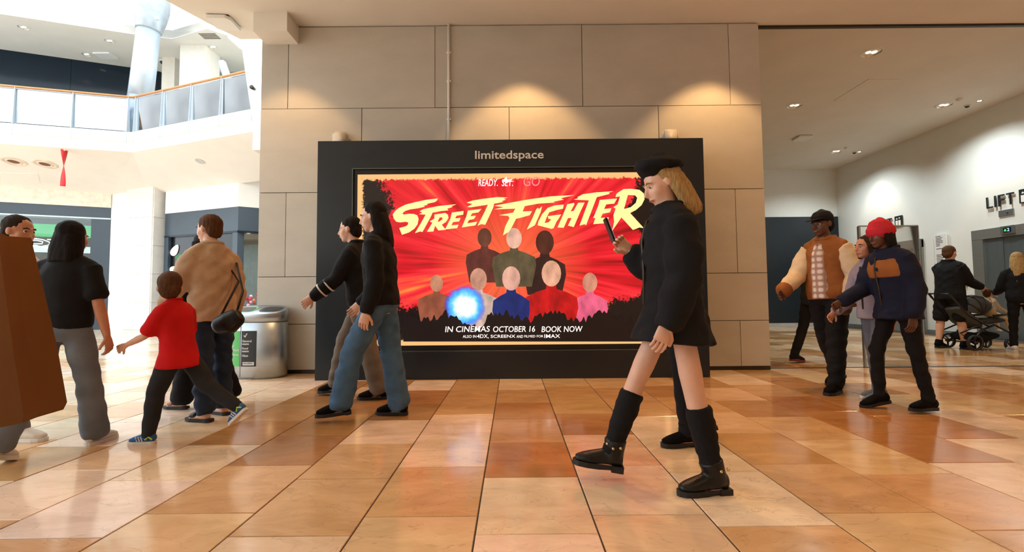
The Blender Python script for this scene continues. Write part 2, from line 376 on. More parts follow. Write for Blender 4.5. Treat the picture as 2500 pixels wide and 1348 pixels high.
for (y, pw, lb) in ((13.0, 120, 'small recessed wall washer above the LIFT sign nearest the lobby corner'), (9.6, 130, 'small recessed wall washer above the LIFT sign over the lift display')):   # lobby wall washers: the pools of light above the lift signs
    downlight(RX-.55, y, 5.15, lb, 'lift sign wall washers', pw, r=.07, rgb=(1, .84, .62), size=70, blend=.5)

def smoke(px, py, z, label, kind=0):
    p = onZ(px, py, z); e = empty('ceiling_sensor', p, label, 'sensor')
    bm = bmesh.new(); cyl(bm, (p.x, p.y, z-.012), .055, .03); fin(bm, 'base', PLASTIC, e)
    bm = bmesh.new(); ball(bm, (p.x, p.y, z-.03), (.042, .042, .028)); fin(bm, 'sensor_head', PLASTIC if kind == 0 else BLACK, e, True)
smoke(2342, 241, 5.15, 'white smoke detector by the lobby downlight nearer the lift')
smoke(2361, 257, 5.15, 'dark domed ceiling camera near the lobby downlight by the lift', 1)
smoke(2066, 360, 5.15, 'white smoke detector at the far end of the lobby ceiling')
smoke(2086, 371, 5.15, 'dark domed ceiling camera at the far end of the lobby', 1)
def wifi(px, py, z, s, label, rz=0):
    p = onZ(px, py, z); e = empty('ceiling_unit', p, label, 'ceiling unit', rz=rz); LOCAL[0] = True
    bm = bmesh.new(); a = s/2; c = a*.35
    oct_ = [(-a, -a), (a-c, -a), (a, -a+c), (a, a), (-a+c, a), (-a, a-c)]
    prism(bm, oct_, -.055, -.008); bmesh.ops.bevel(bm, geom=bm.edges[:], offset=.006, segments=2, affect='EDGES'); fin(bm, 'cover', PLASTIC, e)
    bm = bmesh.new(); box(bm, (-a*.9, -a*.9, -.01), (a*.9, a*.9, .002)); fin(bm, 'mount_plate', DARKMET, e)
    LOCAL[0] = False
wifi(1958, 335, 5.15, .36, 'white square wireless unit on the lobby ceiling')
wifi(546, 50, SOF, .3, 'white square wireless unit on the soffit beside the boxed duct', .05)
q = [onZ(*p, 5.15) for p in ((2120, 193), (2198, 193), (2110, 246), (2035, 246))]
bm = bmesh.new(); prism(bm, [(p.x, p.y) for p in q], 5.142, 5.15); ap = tag(fin(bm, 'access_panel', CEILM), 'flush square access panel in the lobby ceiling', 'access panel')

# ------------------------------------------------------------------ lift, signs and plates on the right wall
def wx(px, py): return onX(px, py, RX)
lift = empty('lift_doorway', (RX, 9.6, 0), 'grey steel lift doorway with closed sliding doors and digital floor display', 'lift')
bm = bmesh.new(); box(bm, (RX-.05, 10.2, 0), (RX+.001, 10.44, 2.42)); fin(bm, 'jamb', LIFTSTEEL, lift)
bm = bmesh.new(); box(bm, (RX-.05, 8.72, 0), (RX+.001, 8.96, 2.42)); fin(bm, 'jamb', LIFTSTEEL, lift)
bm = bmesh.new(); box(bm, (RX-.052, 8.72, 2.22), (RX+.001, 10.44, 2.44)); hdr = fin(bm, 'header', LIFTSTEEL, lift)
for i, (a, c) in enumerate(((9.8, 10.2), (9.38, 9.796), (8.96, 9.376))):
    mbox('door_leaf', (RX-.02+.006*i, a, .01), (RX+.001, c, 2.22), DOORSTEEL, lift)
ds = bmesh.new(); box(ds, (RX-.085, 9.52, 2.27), (RX-.05, 9.78, 2.44)); d_ = fin(ds, 'floor_display', STEEL, lift)
mbox('display_window', (RX-.09, 9.57, 2.305), (RX-.084, 9.72, 2.405), BLACK, d_)
bm = bmesh.new(); prism(bm, [(0, 0), (.05, 0), (.025, .055)], 0, .003); 
bmesh.ops.transform(bm, matrix=Matrix(((0, 0, -1, RX-.089), (-1, 0, 0, 9.705), (0, 1, 0, 2.328), (0, 0, 0, 1))), verts=bm.verts[:]); fin(bm, 'arrow', emit_mat('green_led', (60, 230, 90), 2), d_)
def wall_text(s, y0, y1, z0, z1, name, m, parent, x=RX-.03, extr=.012):
    me = text_mesh(s, 1, extr); fit(me, y0-y1, z1-z0)
    me.transform(Matrix(((0, 0, -1, x), (-1, 0, 0, y0), (0, 1, 0, z0), (0, 0, 0, 1))))
    return link(name, me, m, parent)
t2 = text_mesh('2', 1, .002); fit(t2, .05, .065); t2.transform(Matrix(((0, 0, -1, RX-.089), (-1, 0, 0, 9.645), (0, 1, 0, 2.322), (0, 0, 0, 1)))); link('numeral', t2, emit_mat('blue_led', (150, 190, 255), 2), d_)
def lift_sign(y0, zb, h, label):
    e = empty('lift_sign', (RX, y0, zb), label, 'sign')
    x0 = y0
    for ch, wd in (('L', .13), ('I', .035), ('F', .13), ('T', .15)):
        wall_text(ch, x0, x0-wd*h/.26, zb, zb+h, 'letter', LETTER, e); x0 -= (wd+.045)*h/.26
    x0 -= .05
    pl = mbox('icon_plate', (RX-.03, x0-h*.95, zb-.02), (RX-.006, x0, zb+h+.02), LETTER, e)
    def bar(a, c, d, f, n='icon_door'): mbox(n, (RX-.034, x0-h*c, zb+h*d), (RX-.029, x0-h*a, zb+h*f), WHITE, pl)
    bar(.14, .42, .0, .58); bar(.5, .78, .0, .58)
    for cx, up in ((.3, 1), (.64, -1)):
        bm = bmesh.new(); hh = h*.12
        pts = [(-hh, 0), (hh, 0), (0, hh*1.3*up)]
        if up < 0: pts = pts[::-1]
        prism(bm, pts, 0, .005)
        bmesh.ops.transform(bm, matrix=Matrix(((0, 0, -1, RX-.029), (-1, 0, 0, x0-h*cx), (0, 1, 0, zb+h*(.72 if up > 0 else .88)), (0, 0, 0, 1))), verts=bm.verts[:]); fin(bm, 'icon_arrow', WHITE, pl)
lift_sign(10.08, 2.89, .25, 'dark raised LIFT lettering with lift icon above the steel lift doorway')
lift_sign(13.18, 2.89, .25, 'dark raised LIFT lettering with lift icon nearest the lobby corner')
e = empty('detector_plate', (RX, 9.7, 2.68), 'small steel plate with round detector under the LIFT letters', 'plate')
mbox('plate', (RX-.02, 9.56, 2.66), (RX, 9.86, 2.80), STEEL, e, bev=.004); bm = bmesh.new(); ball(bm, (RX-.022, 9.68, 2.73), .016); fin(bm, 'detector', BLACK, e, True)
e = empty('directory_sign', (RX, 11.2, 1.45), 'tall white directory board printed with small lines of text', 'sign')
mbox('board', (RX-.05, 11.05, 1.44), (RX-.015, 11.37, 2.48), PLASTIC, e, bev=.003); mbox('backing', (RX-.016, 11.07, 1.46), (RX, 11.35, 2.46), DARKMET, e)
TXT = mat('print_ink', (50, 52, 56), .6)
r = random.Random(3); z = 2.42
while z > 1.5:
    if not (2.12 < z < 2.18 or 1.98 < z < 2.08):
        mbox('printed_line', (RX-.0515, 11.32-r.uniform(.1, .23), z), (RX-.0495, 11.32, z+.014), TXT, e)
    z -= .038
mbox('directory_plate', (RX-.03, 11.02, 1.27), (RX-.01, 11.2, 1.38), mat('pale_grey', (196, 200, 200), .5), None, bev=.003); tag(bpy.data.objects['directory_plate'], 'small pale plate on the wall under the directory board', 'plate')
e = empty('call_panel', (RX, 10.8, 1.18), 'grey framed lift call panel with dark screen', 'panel')
mbox('frame', (RX-.03, 10.63, 1.17), (RX, 10.96, 1.43), LIFTSTEEL, e, bev=.006); mbox('dark_screen', (RX-.034, 10.7, 1.21), (RX-.028, 10.92, 1.37), BLACK, e)
# second lift further along (its frame shows behind the walkers)
l2 = empty('lift_doorway', (RX, 12.6, 0), 'grey steel lift doorway partly hidden behind the walkers', 'lift')
for a, c in ((13.1, 13.32), (11.72, 11.94)): mbox('jamb', (RX-.05, a, 0), (RX+.001, c, 2.42), LIFTSTEEL, l2)
mbox('header', (RX-.052, 11.72, 2.22), (RX+.001, 13.32, 2.44), LIFTSTEEL, l2)
for a, c in ((12.52, 13.1), (11.94, 12.516)): mbox('door_leaf', (RX-.02, a, .01), (RX+.001, c, 2.22), DOORSTEEL, l2)
# glass screen at the floor track
gs = empty('glass_screen', (5.2, 6.24, 0), 'clear glass screen with thin metal edges and yellow-black hazard tape', 'glass screen')
ga, gb = onY(2112, 897, 6.24).x, onY(2258, 895, 6.24).x
mbox('glass_pane', (ga, 6.232, .01), (gb, 6.244, 1.93), GLASS, gs)
mbox('edge_post', (ga-.012, 6.22, 0), (ga+.012, 6.256, 1.93), STEEL, gs); mbox('edge_post', (gb-.006, 6.226, 0), (gb+.006, 6.25, 1.93), STEEL, gs)
mbox('top_rail', (ga, 6.226, 1.925), (gb, 6.25, 1.94), STEEL, gs)
hz_m, nt_, b_ = nodes('hazard_tape'); wv = nt_.nodes.new('ShaderNodeTexWave'); wv.wave_type = 'BANDS'; wv.bands_direction = 'DIAGONAL'; wv.inputs['Scale'].default_value = 3.2; wv.inputs['Distortion'].default_value = 0
tc_ = nt_.nodes.new('ShaderNodeTexCoord'); nt_.links.new(tc_.outputs['Object'], wv.inputs['Vector']); rp_ = nt_.nodes.new('ShaderNodeValToRGB'); rp_.color_ramp.interpolation = 'CONSTANT'
rp_.color_ramp.elements[0].color = (.02, .02, .02, 1); rp_.color_ramp.elements[1].position = .5; rp_.color_ramp.elements[1].color = (*lin((214, 190, 50)), 1)
nt_.links.new(wv.outputs['Fac'], rp_.inputs[0]); nt_.links.new(rp_.outputs[0], b_.inputs['Base Color'])
hx_ = onY(2152, 897, 6.23).x; mbox('hazard_tape', (hx_-.022, 6.2285, .02), (hx_+.022, 6.2325, 1.92), hz_m, gs)

# ------------------------------------------------------------------ conduit on the stone wall
cd = empty('wall_conduit', (-.843, WY, 2.95), 'thin white conduit pipe running down the stone wall to the screen', 'conduit')
bm = bmesh.new(); cyl(bm, (-.843, WY-.022, (SOF+2.8)/2), .016, SOF-2.8, n=14); fin(bm, 'pipe', PLASTIC, cd, True)
for z in (4.35, 3.95, 3.42, 3.1):
    mbox('clip', (-.872, WY-.03, z-.012), (-.814, WY+.002, z+.012), PLASTIC, cd)
# ------------------------------------------------------------------ advertising screen
SY = 5.58
SCR = empty('advertising_screen', (0, SY, 0), 'huge black freestanding screen housing showing a red film poster', 'screen')
HOUS = mat('screen_housing', (22, 33, 41), .3, var=.06, scale=1.2)
GX0, GX1, GZ0, GZ1 = -1.965, 1.965, .345, 2.60   # recess
PX0, PX1, PZ0, PZ1 = -1.91, 1.91, .412, 2.532   # picture
bm = bmesh.new()
box(bm, (-2.405, SY, 0), (GX0, WY-.0, 2.955)); box(bm, (GX1, SY, 0), (2.395, WY, 2.955))
box(bm, (GX0, SY, 0), (GX1, WY, GZ0)); box(bm, (GX0, SY, GZ1), (GX1, WY, 2.955)); box(bm, (GX0, SY+.05, GZ0), (GX1, WY, GZ1))
housing = fin(bm, 'housing', HOUS, SCR)
TRIM = mat('screen_trim', (96, 104, 108), .3, .7)
for a, c in (((GX0-.008, SY-.006, GZ0-.008), (GX0+.004, SY+.01, GZ1+.008)), ((GX1-.004, SY-.006, GZ0-.008), (GX1+.008, SY+.01, GZ1+.008)),
             ((GX0, SY-.006, GZ0-.008), (GX1, SY+.01, GZ0+.004)), ((GX0, SY-.006, GZ1-.004), (GX1, SY+.01, GZ1+.008))):
    mbox('trim_strip', a, c, TRIM, SCR)
mbox('bezel', (GX0+.006, SY+.02, GZ0+.006), (GX1-.006, SY+.052, GZ1-.006), BLACK, SCR)
# --- picture: emission shader, coordinates relative to picture centre
def picture_mat():
    m = bpy.data.materials.new('poster_picture'); m.use_nodes = True; nt = m.node_tree; N = nt.nodes; L = nt.links
    b = N['Principled BSDF']; b.inputs['Base Color'].default_value = (.01, .01, .01, 1); b.inputs['Roughness'].default_value = .25
    tc = N.new('ShaderNodeTexCoord'); sp = N.new('ShaderNodeSeparateXYZ'); L.new(tc.outputs['Object'], sp.inputs[0])
    def math_(op, a, b_=None, c=None):
        n = N.new('ShaderNodeMath'); n.operation = op
        for i, v in enumerate((a, b_, c)):
            if v is None: continue
            if isinstance(v, (int, float)): n.inputs[i].default_value = v
            else: L.new(v, n.inputs[i])
        return n.outputs[0]
    x, z = sp.outputs[0], sp.outputs[2]
    dx = math_('SUBTRACT', x, .0); dz = math_('SUBTRACT', z, -.08)
    ang = math_('ARCTAN2', dz, dx); rr = math_('SQRT', math_('ADD', math_('MULTIPLY', dx, dx), math_('MULTIPLY', dz, dz)))
    def noise1(scale, wv, rs, detail=2):
        cb = N.new('ShaderNodeCombineXYZ'); L.new(math_('MULTIPLY', math_('COSINE', ang), 1.0), cb.inputs[0]); L.new(math_('SINE', ang), cb.inputs[1]); L.new(math_('MULTIPLY', rr, rs), cb.inputs[2])
        n = N.new('ShaderNodeTexNoise'); n.noise_dimensions = '4D'; n.inputs['W'].default_value = wv; n.inputs['Scale'].default_value = scale; n.inputs['Detail'].default_value = detail
        L.new(cb.outputs[0], n.inputs['Vector']); return n.outputs[0]
    ray1 = noise1(9, 1.3, .04, 3); ray2 = noise1(22, 4.1, .06, 2)
    rp = N.new('ShaderNodeValToRGB'); e = rp.color_ramp.elements
    e[0].position = .30; e[0].color = (*lin((60, 6, 12)), 1); e[1].position = .40; e[1].color = (*lin((196, 14, 26)), 1)
    for p, c in ((.48, (238, 22, 40)), (.57, (255, 52, 62)), (.63, (255, 96, 54)), (.70, (255, 156, 74))):
        q = e.new(p); q.color = (*lin(c), 1)
    L.new(math_('ADD', math_('MULTIPLY', ray1, .7), math_('MULTIPLY', ray2, .32)), rp.inputs[0])
    # orange centre
    cen = N.new('ShaderNodeMapRange'); L.new(rr, cen.inputs[0]); cen.inputs[1].default_value = .15; cen.inputs[2].default_value = 1.0; cen.inputs[3].default_value = .75; cen.inputs[4].default_value = 0
    mx = N.new('ShaderNodeMix'); mx.data_type = 'RGBA'; L.new(cen.outputs[0], mx.inputs[0]); L.new(rp.outputs[0], mx.inputs[6]); mx.inputs[7].default_value = (*lin((255, 118, 66)), 1)
    # fine splatter noise
    sn = N.new('ShaderNodeTexNoise'); sn.inputs['Scale'].default_value = 26; sn.inputs['Detail'].default_value = 6; sn.inputs['Roughness'].default_value = .75; L.new(tc.outputs['Object'], sn.inputs['Vector'])
    s2 = N.new('ShaderNodeTexNoise'); s2.inputs['Scale'].default_value = 2.6; s2.inputs['Detail'].default_value = 3; L.new(tc.outputs['Object'], s2.inputs['Vector'])
    # dark areas: both top corners and the bottom strip
    ax = math_('ABSOLUTE', x)
    side = math_('SUBTRACT', ax, 1.42)                                  # >0 towards the sides
    upw = math_('MULTIPLY', math_('ABSOLUTE', math_('SUBTRACT', z, .62)), .55)
    dk1 = math_('SUBTRACT', side, upw)
    dk2 = math_('SUBTRACT', math_('SUBTRACT', -.66, z), math_('MULTIPLY', ax, -.09))
    dk = math_('MAXIMUM', dk1, dk2)
    dkn = math_('ADD', dk, math_('ADD', math_('MULTIPLY', math_('SUBTRACT', sn.outputs[0], .5), .55), math_('MULTIPLY', math_('SUBTRACT', s2.outputs[0], .5), .5)))
    st = N.new('ShaderNodeMapRange'); L.new(dkn, st.inputs[0]); st.inputs[1].default_value = -.01; st.inputs[2].default_value = .03
    m2 = N.new('ShaderNodeMix'); m2.data_type = 'RGBA'; L.new(st.outputs[0], m2.inputs[0]); L.new(mx.outputs[2], m2.inputs[6]); m2.inputs[7].default_value = (*lin((20, 12, 12)), 1)
    # ragged cream border
    edge = math_('MINIMUM', math_('SUBTRACT', (PX1-PX0)/2, ax), math_('SUBTRACT', (PZ1-PZ0)/2, math_('ABSOLUTE', z)))
    en = math_('ADD', edge, math_('MULTIPLY', math_('SUBTRACT', sn.outputs[0], .5), .16))
    s3 = N.new('ShaderNodeMapRange'); L.new(en, s3.inputs[0]); s3.inputs[1].default_value = .062; s3.inputs[2].default_value = .074; s3.inputs[3].default_value = 1; s3.inputs[4].default_value = 0
    m3 = N.new('ShaderNodeMix'); m3.data_type = 'RGBA'; L.new(s3.outputs[0], m3.inputs[0]); L.new(m2.outputs[2], m3.inputs[6]); m3.inputs[7].default_value = (*lin((255, 196, 128)), 1)
    L.new(m3.outputs[2], b.inputs['Emission Color']); b.inputs['Emission Strength'].default_value = SCRE
    return m
SCRE = 1.0
PYF = SY+.012
pc = empty
bm = bmesh.new(); cx, cz = (PX0+PX1)/2, (PZ0+PZ1)/2
box(bm, (PX0-cx, 0, PZ0-cz), (PX1-cx, .03, PZ1-cz)); me = bpy.data.meshes.new('picture_panel'); bmesh.ops.recalc_face_normals(bm, faces=bm.faces); bm.to_mesh(me); bm.free()
pic = link('picture_panel', me, picture_mat(), SCR); pic.location = (cx, PYF, cz); tag(pic, label='glowing red sunburst film poster on the screen')
def on_pic(px, py, d=0.): p = onY(px, py, PYF); return (p.x-cx, -d, p.z-cz)
def flat(bm, polys, d, th=.0015):
    """polys: list of [outer, hole...] in picture pixels; a thin raised sheet on the picture"""
    for loops in polys:
        pts = [[V(on_pic(*q)) for q in lp] for lp in loops]
        allp = [p for lp in pts for p in lp]
        tris = tessellate_polygon([[V((p.x, p.z, 0)) for p in lp] for lp in pts])
        fr = [bm.verts.new((p.x, -d-th, p.z)) for p in allp]; bk = [bm.verts.new((p.x, -d+.0005, p.z)) for p in allp]
        for t in tris:
            try: bm.faces.new([fr[i] for i in t])
            except ValueError: pass
        o = 0
        for lp in pts:
            n = len(lp)
            for i in range(n): bm.faces.new((fr[o+i], fr[o+(i+1) % n], bk[o+(i+1) % n], bk[o+i]))
            o += n
def pic_part(name, polys, m, d, label=None):
    bm = bmesh.new(); flat(bm, polys, d); me = bpy.data.meshes.new(name); bmesh.ops.recalc_face_normals(bm, faces=bm.faces); bm.to_mesh(me); bm.free()
    o = link(name, me, m, pic); tag(o, label); return o
# plain generic stand-ins for the printed crowd: simple head-and-shoulder shapes in flat colours
def bust(hx, hy, hr, sw, yb, lean=0):
    head = [(hx+hr*.82*math.cos(a*PI/9), hy+hr*1.1*math.sin(a*PI/9)) for a in range(18)]
    n = hr*.38
    top = hy+hr*.9
    body = [(hx-n, top), (hx+n, top), (hx+n*1.2, top+hr*.4), (hx+sw*.55, top+hr*.65), (hx+sw*.95, top+hr*1.1), (hx+sw, top+hr*2), (hx+sw*.8+lean, yb), (hx-sw*.8+lean, yb),
            (hx-sw, top+hr*2), (hx-sw*.95, top+hr*1.1), (hx-sw*.55, top+hr*.65), (hx-n*1.2, top+hr*.4)]
    return head, body
def pmat(n, rgb): return emit_mat('poster_'+n, rgb, SCRE)
def paint(n, rgb): return mat('poster_'+n, tuple(v*.82 for v in rgb), .4, var=.34, scale=6, emit=SCRE, stretch=(1.4, 1, .8))
crowd = [(1330, 592, 27, 52, 720, (78, 40, 30), (52, 30, 28)), (1183, 580, 21, 46, 690, (104, 60, 46), (92, 46, 40)), (1255, 582, 23, 54, 700, (232, 190, 172), (92, 84, 62)),
         (1066, 692, 19, 46, 800, (196, 140, 112), (150, 86, 64)), (1168, 682, 25, 54, 800, (206, 156, 134), (214, 196, 186)), (1440, 690, 22, 44, 806, (212, 150, 128), (232, 104, 146)),
         (1346, 668, 29, 66, 806, (226, 176, 150), (196, 22, 26)), (1248, 680, 27, 46, 808, (222, 176, 160), (22, 44, 120))]
for i, (hx, hy, hr, sw, yb, ch, cb) in enumerate(crowd):
    hd_, bd_ = bust(hx, hy, hr, sw, yb)
    pic_part('printed_figure', [[bd_]], paint('cloth%d' % i, cb), .0005+.0006*i); pic_part('printed_head', [[hd_]], paint('skin%d' % i, ch), .0009+.0006*i)
r = random.Random(11); top_ = [(x, 772+9*math.sin(x*.05)+r.uniform(-9, 9)+(14 if 1090 < x < 1190 else 0)) for x in range(985, 1580, 5)]
pic_part('printed_strip', [[top_+[(1575, 834), (985, 834)]]], pmat('dark_strip', (18, 11, 12)), .0056)  # ragged dark strip of print behind the captions
# soft blue glow: a disc whose emission falls off from its middle
gm = bpy.data.materials.new('poster_glow'); gm.use_nodes = True; nt = gm.node_tree; N = nt.nodes; L = nt.links
b = N['Principled BSDF']; b.inputs['Base Color'].default_value = (0, 0, 0, 1); b.inputs['Alpha'].default_value = 1
tc = N.new('ShaderNodeTexCoord'); gr = N.new('ShaderNodeTexGradient'); gr.gradient_type = 'SPHERICAL'; mp = N.new('ShaderNodeMapping'); L.new(tc.outputs['Object'], mp.inputs[0]); L.new(mp.outputs[0], gr.inputs[0])
gx, _, gz = on_pic(1135, 748); gr_ = .27
mp.vector_type = 'POINT'; mp.inputs['Location'].default_value = (-gx/gr_, 0, -gz/gr_); mp.inputs['Scale'].default_value = (1/gr_, 1/gr_, 1/gr_)
nz = N.new('ShaderNodeTexNoise'); nz.inputs['Scale'].default_value = 14; nz.inputs['Detail'].default_value = 5; L.new(tc.outputs['Object'], nz.inputs[0])
ma = N.new('ShaderNodeMath'); ma.operation = 'MULTIPLY_ADD'; ma.inputs[1].default_value = .35; L.new(nz.outputs[0], ma.inputs[0]); L.new(gr.outputs['Fac'], ma.inputs[2])
rp = N.new('ShaderNodeValToRGB'); e = rp.color_ramp.elements; e[0].position = .3; e[0].color = (*lin((20, 60, 200)), 1); e[1].position = .85; e[1].color = (1, 1, 1, 1); q = e.new(.55); q.color = (*lin((90, 190, 255)), 1)
L.new(ma.outputs[0], rp.inputs[0]); L.new(rp.outputs[0], b.inputs['Emission Color']); b.inputs['Emission Strength'].default_value = SCRE*1.3
al = N.new('ShaderNodeMapRange'); L.new(ma.outputs[0], al.inputs[0]); al.inputs[1].default_value = .22; al.inputs[2].default_value = .42; L.new(al.outputs[0], b.inputs['Alpha'])
pic_part('printed_glow', [[[(1135+58*math.cos(a*PI/16), 748+58*math.sin(a*PI/16)) for a in range(32)]]], gm, .0054)
# title lettering, traced as brush-cut capitals
def c5(l): return [(860+x/6.126, 420+y/6.126) for x, y in l]
def c6(l): return [(1200+x/5.682, 420+y/5.682) for x, y in l]
TITLE = [
 [c5([(1280,398),(1100,420),(940,455),(800,490),(700,540),(640,590),(608,640),(625,700),(660,745),(720,755),(800,745),(840,755),(835,790),(800,815),(705,840),(745,940),(850,905),(930,850),(980,780),(993,700),(975,650),(920,630),(850,628),(770,640),(750,620),(790,585),(870,560),(980,545),(1090,520),(1060,512),(1130,490),(1110,480),(1240,450),(1270,425)])],
 [c5([(1010,590),(1060,560),(1150,540),(1300,510),(1560,485),(1480,515),(1500,525),(1420,550),(1440,575),(1330,585),(1200,610),(1190,640),(1150,720),(1050,900),(1020,890),(940,915),(1010,800),(1100,640),(1000,632),(1050,610)])],
 [c5([(1230,640),(1390,615),(1430,640),(1440,690),(1400,750),(1340,790),(1400,865),(1290,875),(1240,805),(1215,890),(1120,895),(1200,760),(1160,740),(1230,700)]), c5([(1310,680),(1350,680),(1350,710),(1310,740),(1275,750)])],
 [c5([(1490,610),(1665,585),(1660,640),(1560,655),(1540,695),(1620,690),(1600,740),(1510,750),(1480,800),(1590,790),(1570,840),(1390,860),(1470,700)])],
 [c5([(1730,580),(1930,555),(1890,605),(1790,620),(1770,665),(1850,655),(1820,705),(1745,720),(1720,770),(1870,745),(1840,800),(1640,830),(1710,660)])],
 [c5([(1710,460),(1800,430),(1950,405),(2170,378),(2328,385),(2260,400),(2300,415),(2230,440),(2260,450),(2120,475),(2110,530),(1990,790),(1930,780),(1875,805),(1980,600),(2030,490),(1770,530),(1720,525),(1800,480)])],
 [c6([(40,470),(250,430),(500,385),(820,340),(1150,322),(960,365),(1000,385),(850,415),(880,425),(650,440),(460,475),(430,550),(560,545),(530,600),(390,640),(340,650),(280,770),(240,830),(160,880),(190,760),(250,640),(230,610),(110,600),(300,565),(330,510),(40,520),(170,490)])],
 [c6([(620,520),(640,500),(660,515),(700,475),(680,560),(600,740),(490,800),(560,660)])],
 [c6([(1000,455),(990,510),(900,530),(800,560),(760,640),(735,710),(790,700),(830,660),(790,650),(780,615),(965,590),(930,650),(900,690),(860,780),(830,790),(640,740),(650,690),(700,590),(780,500),(880,465)])],
 [c6([(1050,450),(1140,430),(1150,450),(1095,550),(1140,540),(1200,430),(1290,425),(1210,600),(1140,765),(1060,745),(1110,640),(1060,640),(1000,775),(915,770),(990,600)])],
 [c6([(1140,385),(1200,365),(1190,350),(1270,310),(1450,285),(1690,270),(1620,290),(1640,305),(1460,350),(1440,400),(1310,740),(1290,725),(1220,745),(1350,395),(1250,390)])],
 [c6([(1500,390),(1740,370),(1700,440),(1590,450),(1560,515),(1660,505),(1640,560),(1540,580),(1510,640),(1625,630),(1600,710),(1410,725),(1440,640),(1410,640),(1480,470)])],
 [c6([(1750,290),(1830,240),(1930,235),(2050,250),(2110,300),(2120,380),(2080,460),(2000,530),(1920,570),(2110,780),(2050,770),(1960,805),(1800,630),(1740,720),(1670,820),(1700,690),(1690,600),(1720,510),(1690,490),(1750,450),(1780,340),(1720,350),(1730,310)]), c6([(1890,320),(1990,325),(2020,360),(2000,430),(1930,490),(1835,515)])],
]
TM = pmat('title', (250, 222, 150))
for lt in TITLE: pic_part('title_letter', [lt], TM, .006)
def pic_text(s, px0, px1, pyb, pyt, m, name, shear=0., bold=.0):
    a = V(on_pic(px0, pyb)); c = V(on_pic(px1, pyt)); me = text_mesh(s, 1, .001, shear=shear, bold=bold); fit(me, c.x-a.x, c.z-a.z)
    me.transform(Matrix(((1, 0, 0, a.x), (0, 0, -1, -.0095), (0, 1, 0, a.z), (0, 0, 0, 1)))); link(name, me, m, pic)
PW = pmat('white', (255, 250, 250)); PF = pmat('fade', (255, 120, 130))
pic_text('READY.', 1168, 1215, 455, 438, PW, 'caption', .15, .004); pic_text('SET.', 1225, 1252, 455, 438, PW, 'caption', .1, .004)
pic_part('caption', [[[(1226, 444), (1236, 432), (1240, 441), (1256, 443), (1240, 445)]]], PW, .008)
pic_text('GO', 1278, 1318, 455, 432, PF, 'caption', .1)
pic_text('IN CINEMAS', 1087, 1196, 811, 796, PW, 'caption', .12, .004); pic_text('OCTOBER 16', 1204, 1306, 811, 796, PW, 'caption', .12, .004); pic_text('BOOK NOW', 1322, 1422, 811, 796, PW, 'caption', .12, .004)
pic_text('ALSO IN', 1130, 1163, 825, 818, PW, 'caption'); pic_text('4DX,', 1165, 1193, 827, 816, PW, 'caption', 0, .004); pic_text('SCREENX', 1198, 1258, 825, 817, PW, 'caption', 0, .004)
pic_text('AND', 1261, 1277, 825, 818, PW, 'caption'); pic_text('FILMED FOR', 1280, 1326, 824, 818, PW, 'caption'); pic_text('IMAX', 1329, 1367, 825, 816, PW, 'caption', 0, .006)
# brand lettering on the housing
LS = mat('white_letter', (214, 214, 210), .5, var=.02)
a = onY(1160, 389, SY); c = onY(1327, 367, SY)
me = text_mesh('limitedspace', 1, .004, bold=.012); fit(me, c.x-a.x, 1.28*(c.z-a.z)); me.transform(Matrix(((1, 0, 0, a.x), (0, 0, -1, SY-.001), (0, 1, 0, a.z-.28*(c.z-a.z)), (0, 0, 0, 1))))
link('brand_lettering', me, LS, housing)
# grey rounded speakers peeping over the housing
for (px, py, lb) in ((832, 334, 'grey rounded wall unit above the screen near its boxed duct side'), (1636, 328, 'grey rounded wall unit above the screen near the lift lobby side')):
    p = onY(px, py, WY-.05); e = empty('wall_unit', (p.x, WY, p.z), lb, 'wall unit')
    bm = bmesh.new(); box(bm, (p.x-.11, WY-.09, p.z-.2), (p.x+.11, WY-.03, p.z+.065)); bmesh.ops.bevel(bm, geom=bm.edges[:], offset=.028, segments=3, affect='EDGES')
    fin(bm, 'cover', mat('speaker_grey', (176, 172, 164), .5), e, True); mbox('bracket', (p.x-.04, WY-.05, p.z-.18), (p.x+.04, WY+.002, p.z-.02), DARKMET, e)

# ------------------------------------------------------------------ oval recycling bin
BX, BY, BA, BB = -3.27, 5.89, .36, .2
bn = empty('recycling_bin', (BX, BY, 0), 'oval brushed steel recycling bin with green and black labels by the stone wall', 'bin')
def ell(t, k=1., p=2.3):
    c, s = math.cos(t), math.sin(t)
    return (BX + BA*k*math.copysign(abs(c)**(2/p), c), BY + BB*k*math.copysign(abs(s)**(2/p), s))
def ellring(bm, k, z, n=56): return [bm.verts.new((*ell(2*PI*i/n, k), z(ell(2*PI*i/n, k)[1]) if callable(z) else z)) for i in range(n)]
def skin(bm, rings, cap0=True, cap1=True):
    n = len(rings[0])
    for a, c in zip(rings[:-1], rings[1:]):
        for i in range(n): bm.faces.new((a[i], a[(i+1) % n], c[(i+1) % n], c[i]))
    if cap0: bm.faces.new(rings[0][::-1])
    if cap1: bm.faces.new(rings[-1])
topz = lambda y: .80 + (y-(BY-BB))*.28
bm = bmesh.new(); skin(bm, [ellring(bm, .97, 0.), ellring(bm, .97, .025), ellring(bm, 1, .03), ellring(bm, 1, .70)]); fin(bm, 'body', STEEL, bn, True)
bm = bmesh.new(); skin(bm, [ellring(bm, .985, .69), ellring(bm, .985, .71)]); fin(bm, 'seam', BLACK, bn, True)
bm = bmesh.new(); skin(bm, [ellring(bm, 1, .708), ellring(bm, 1, topz), ellring(bm, .97, lambda y: topz(y)+.006)], True, True); fin(bm, 'lid', STEEL, bn, True)
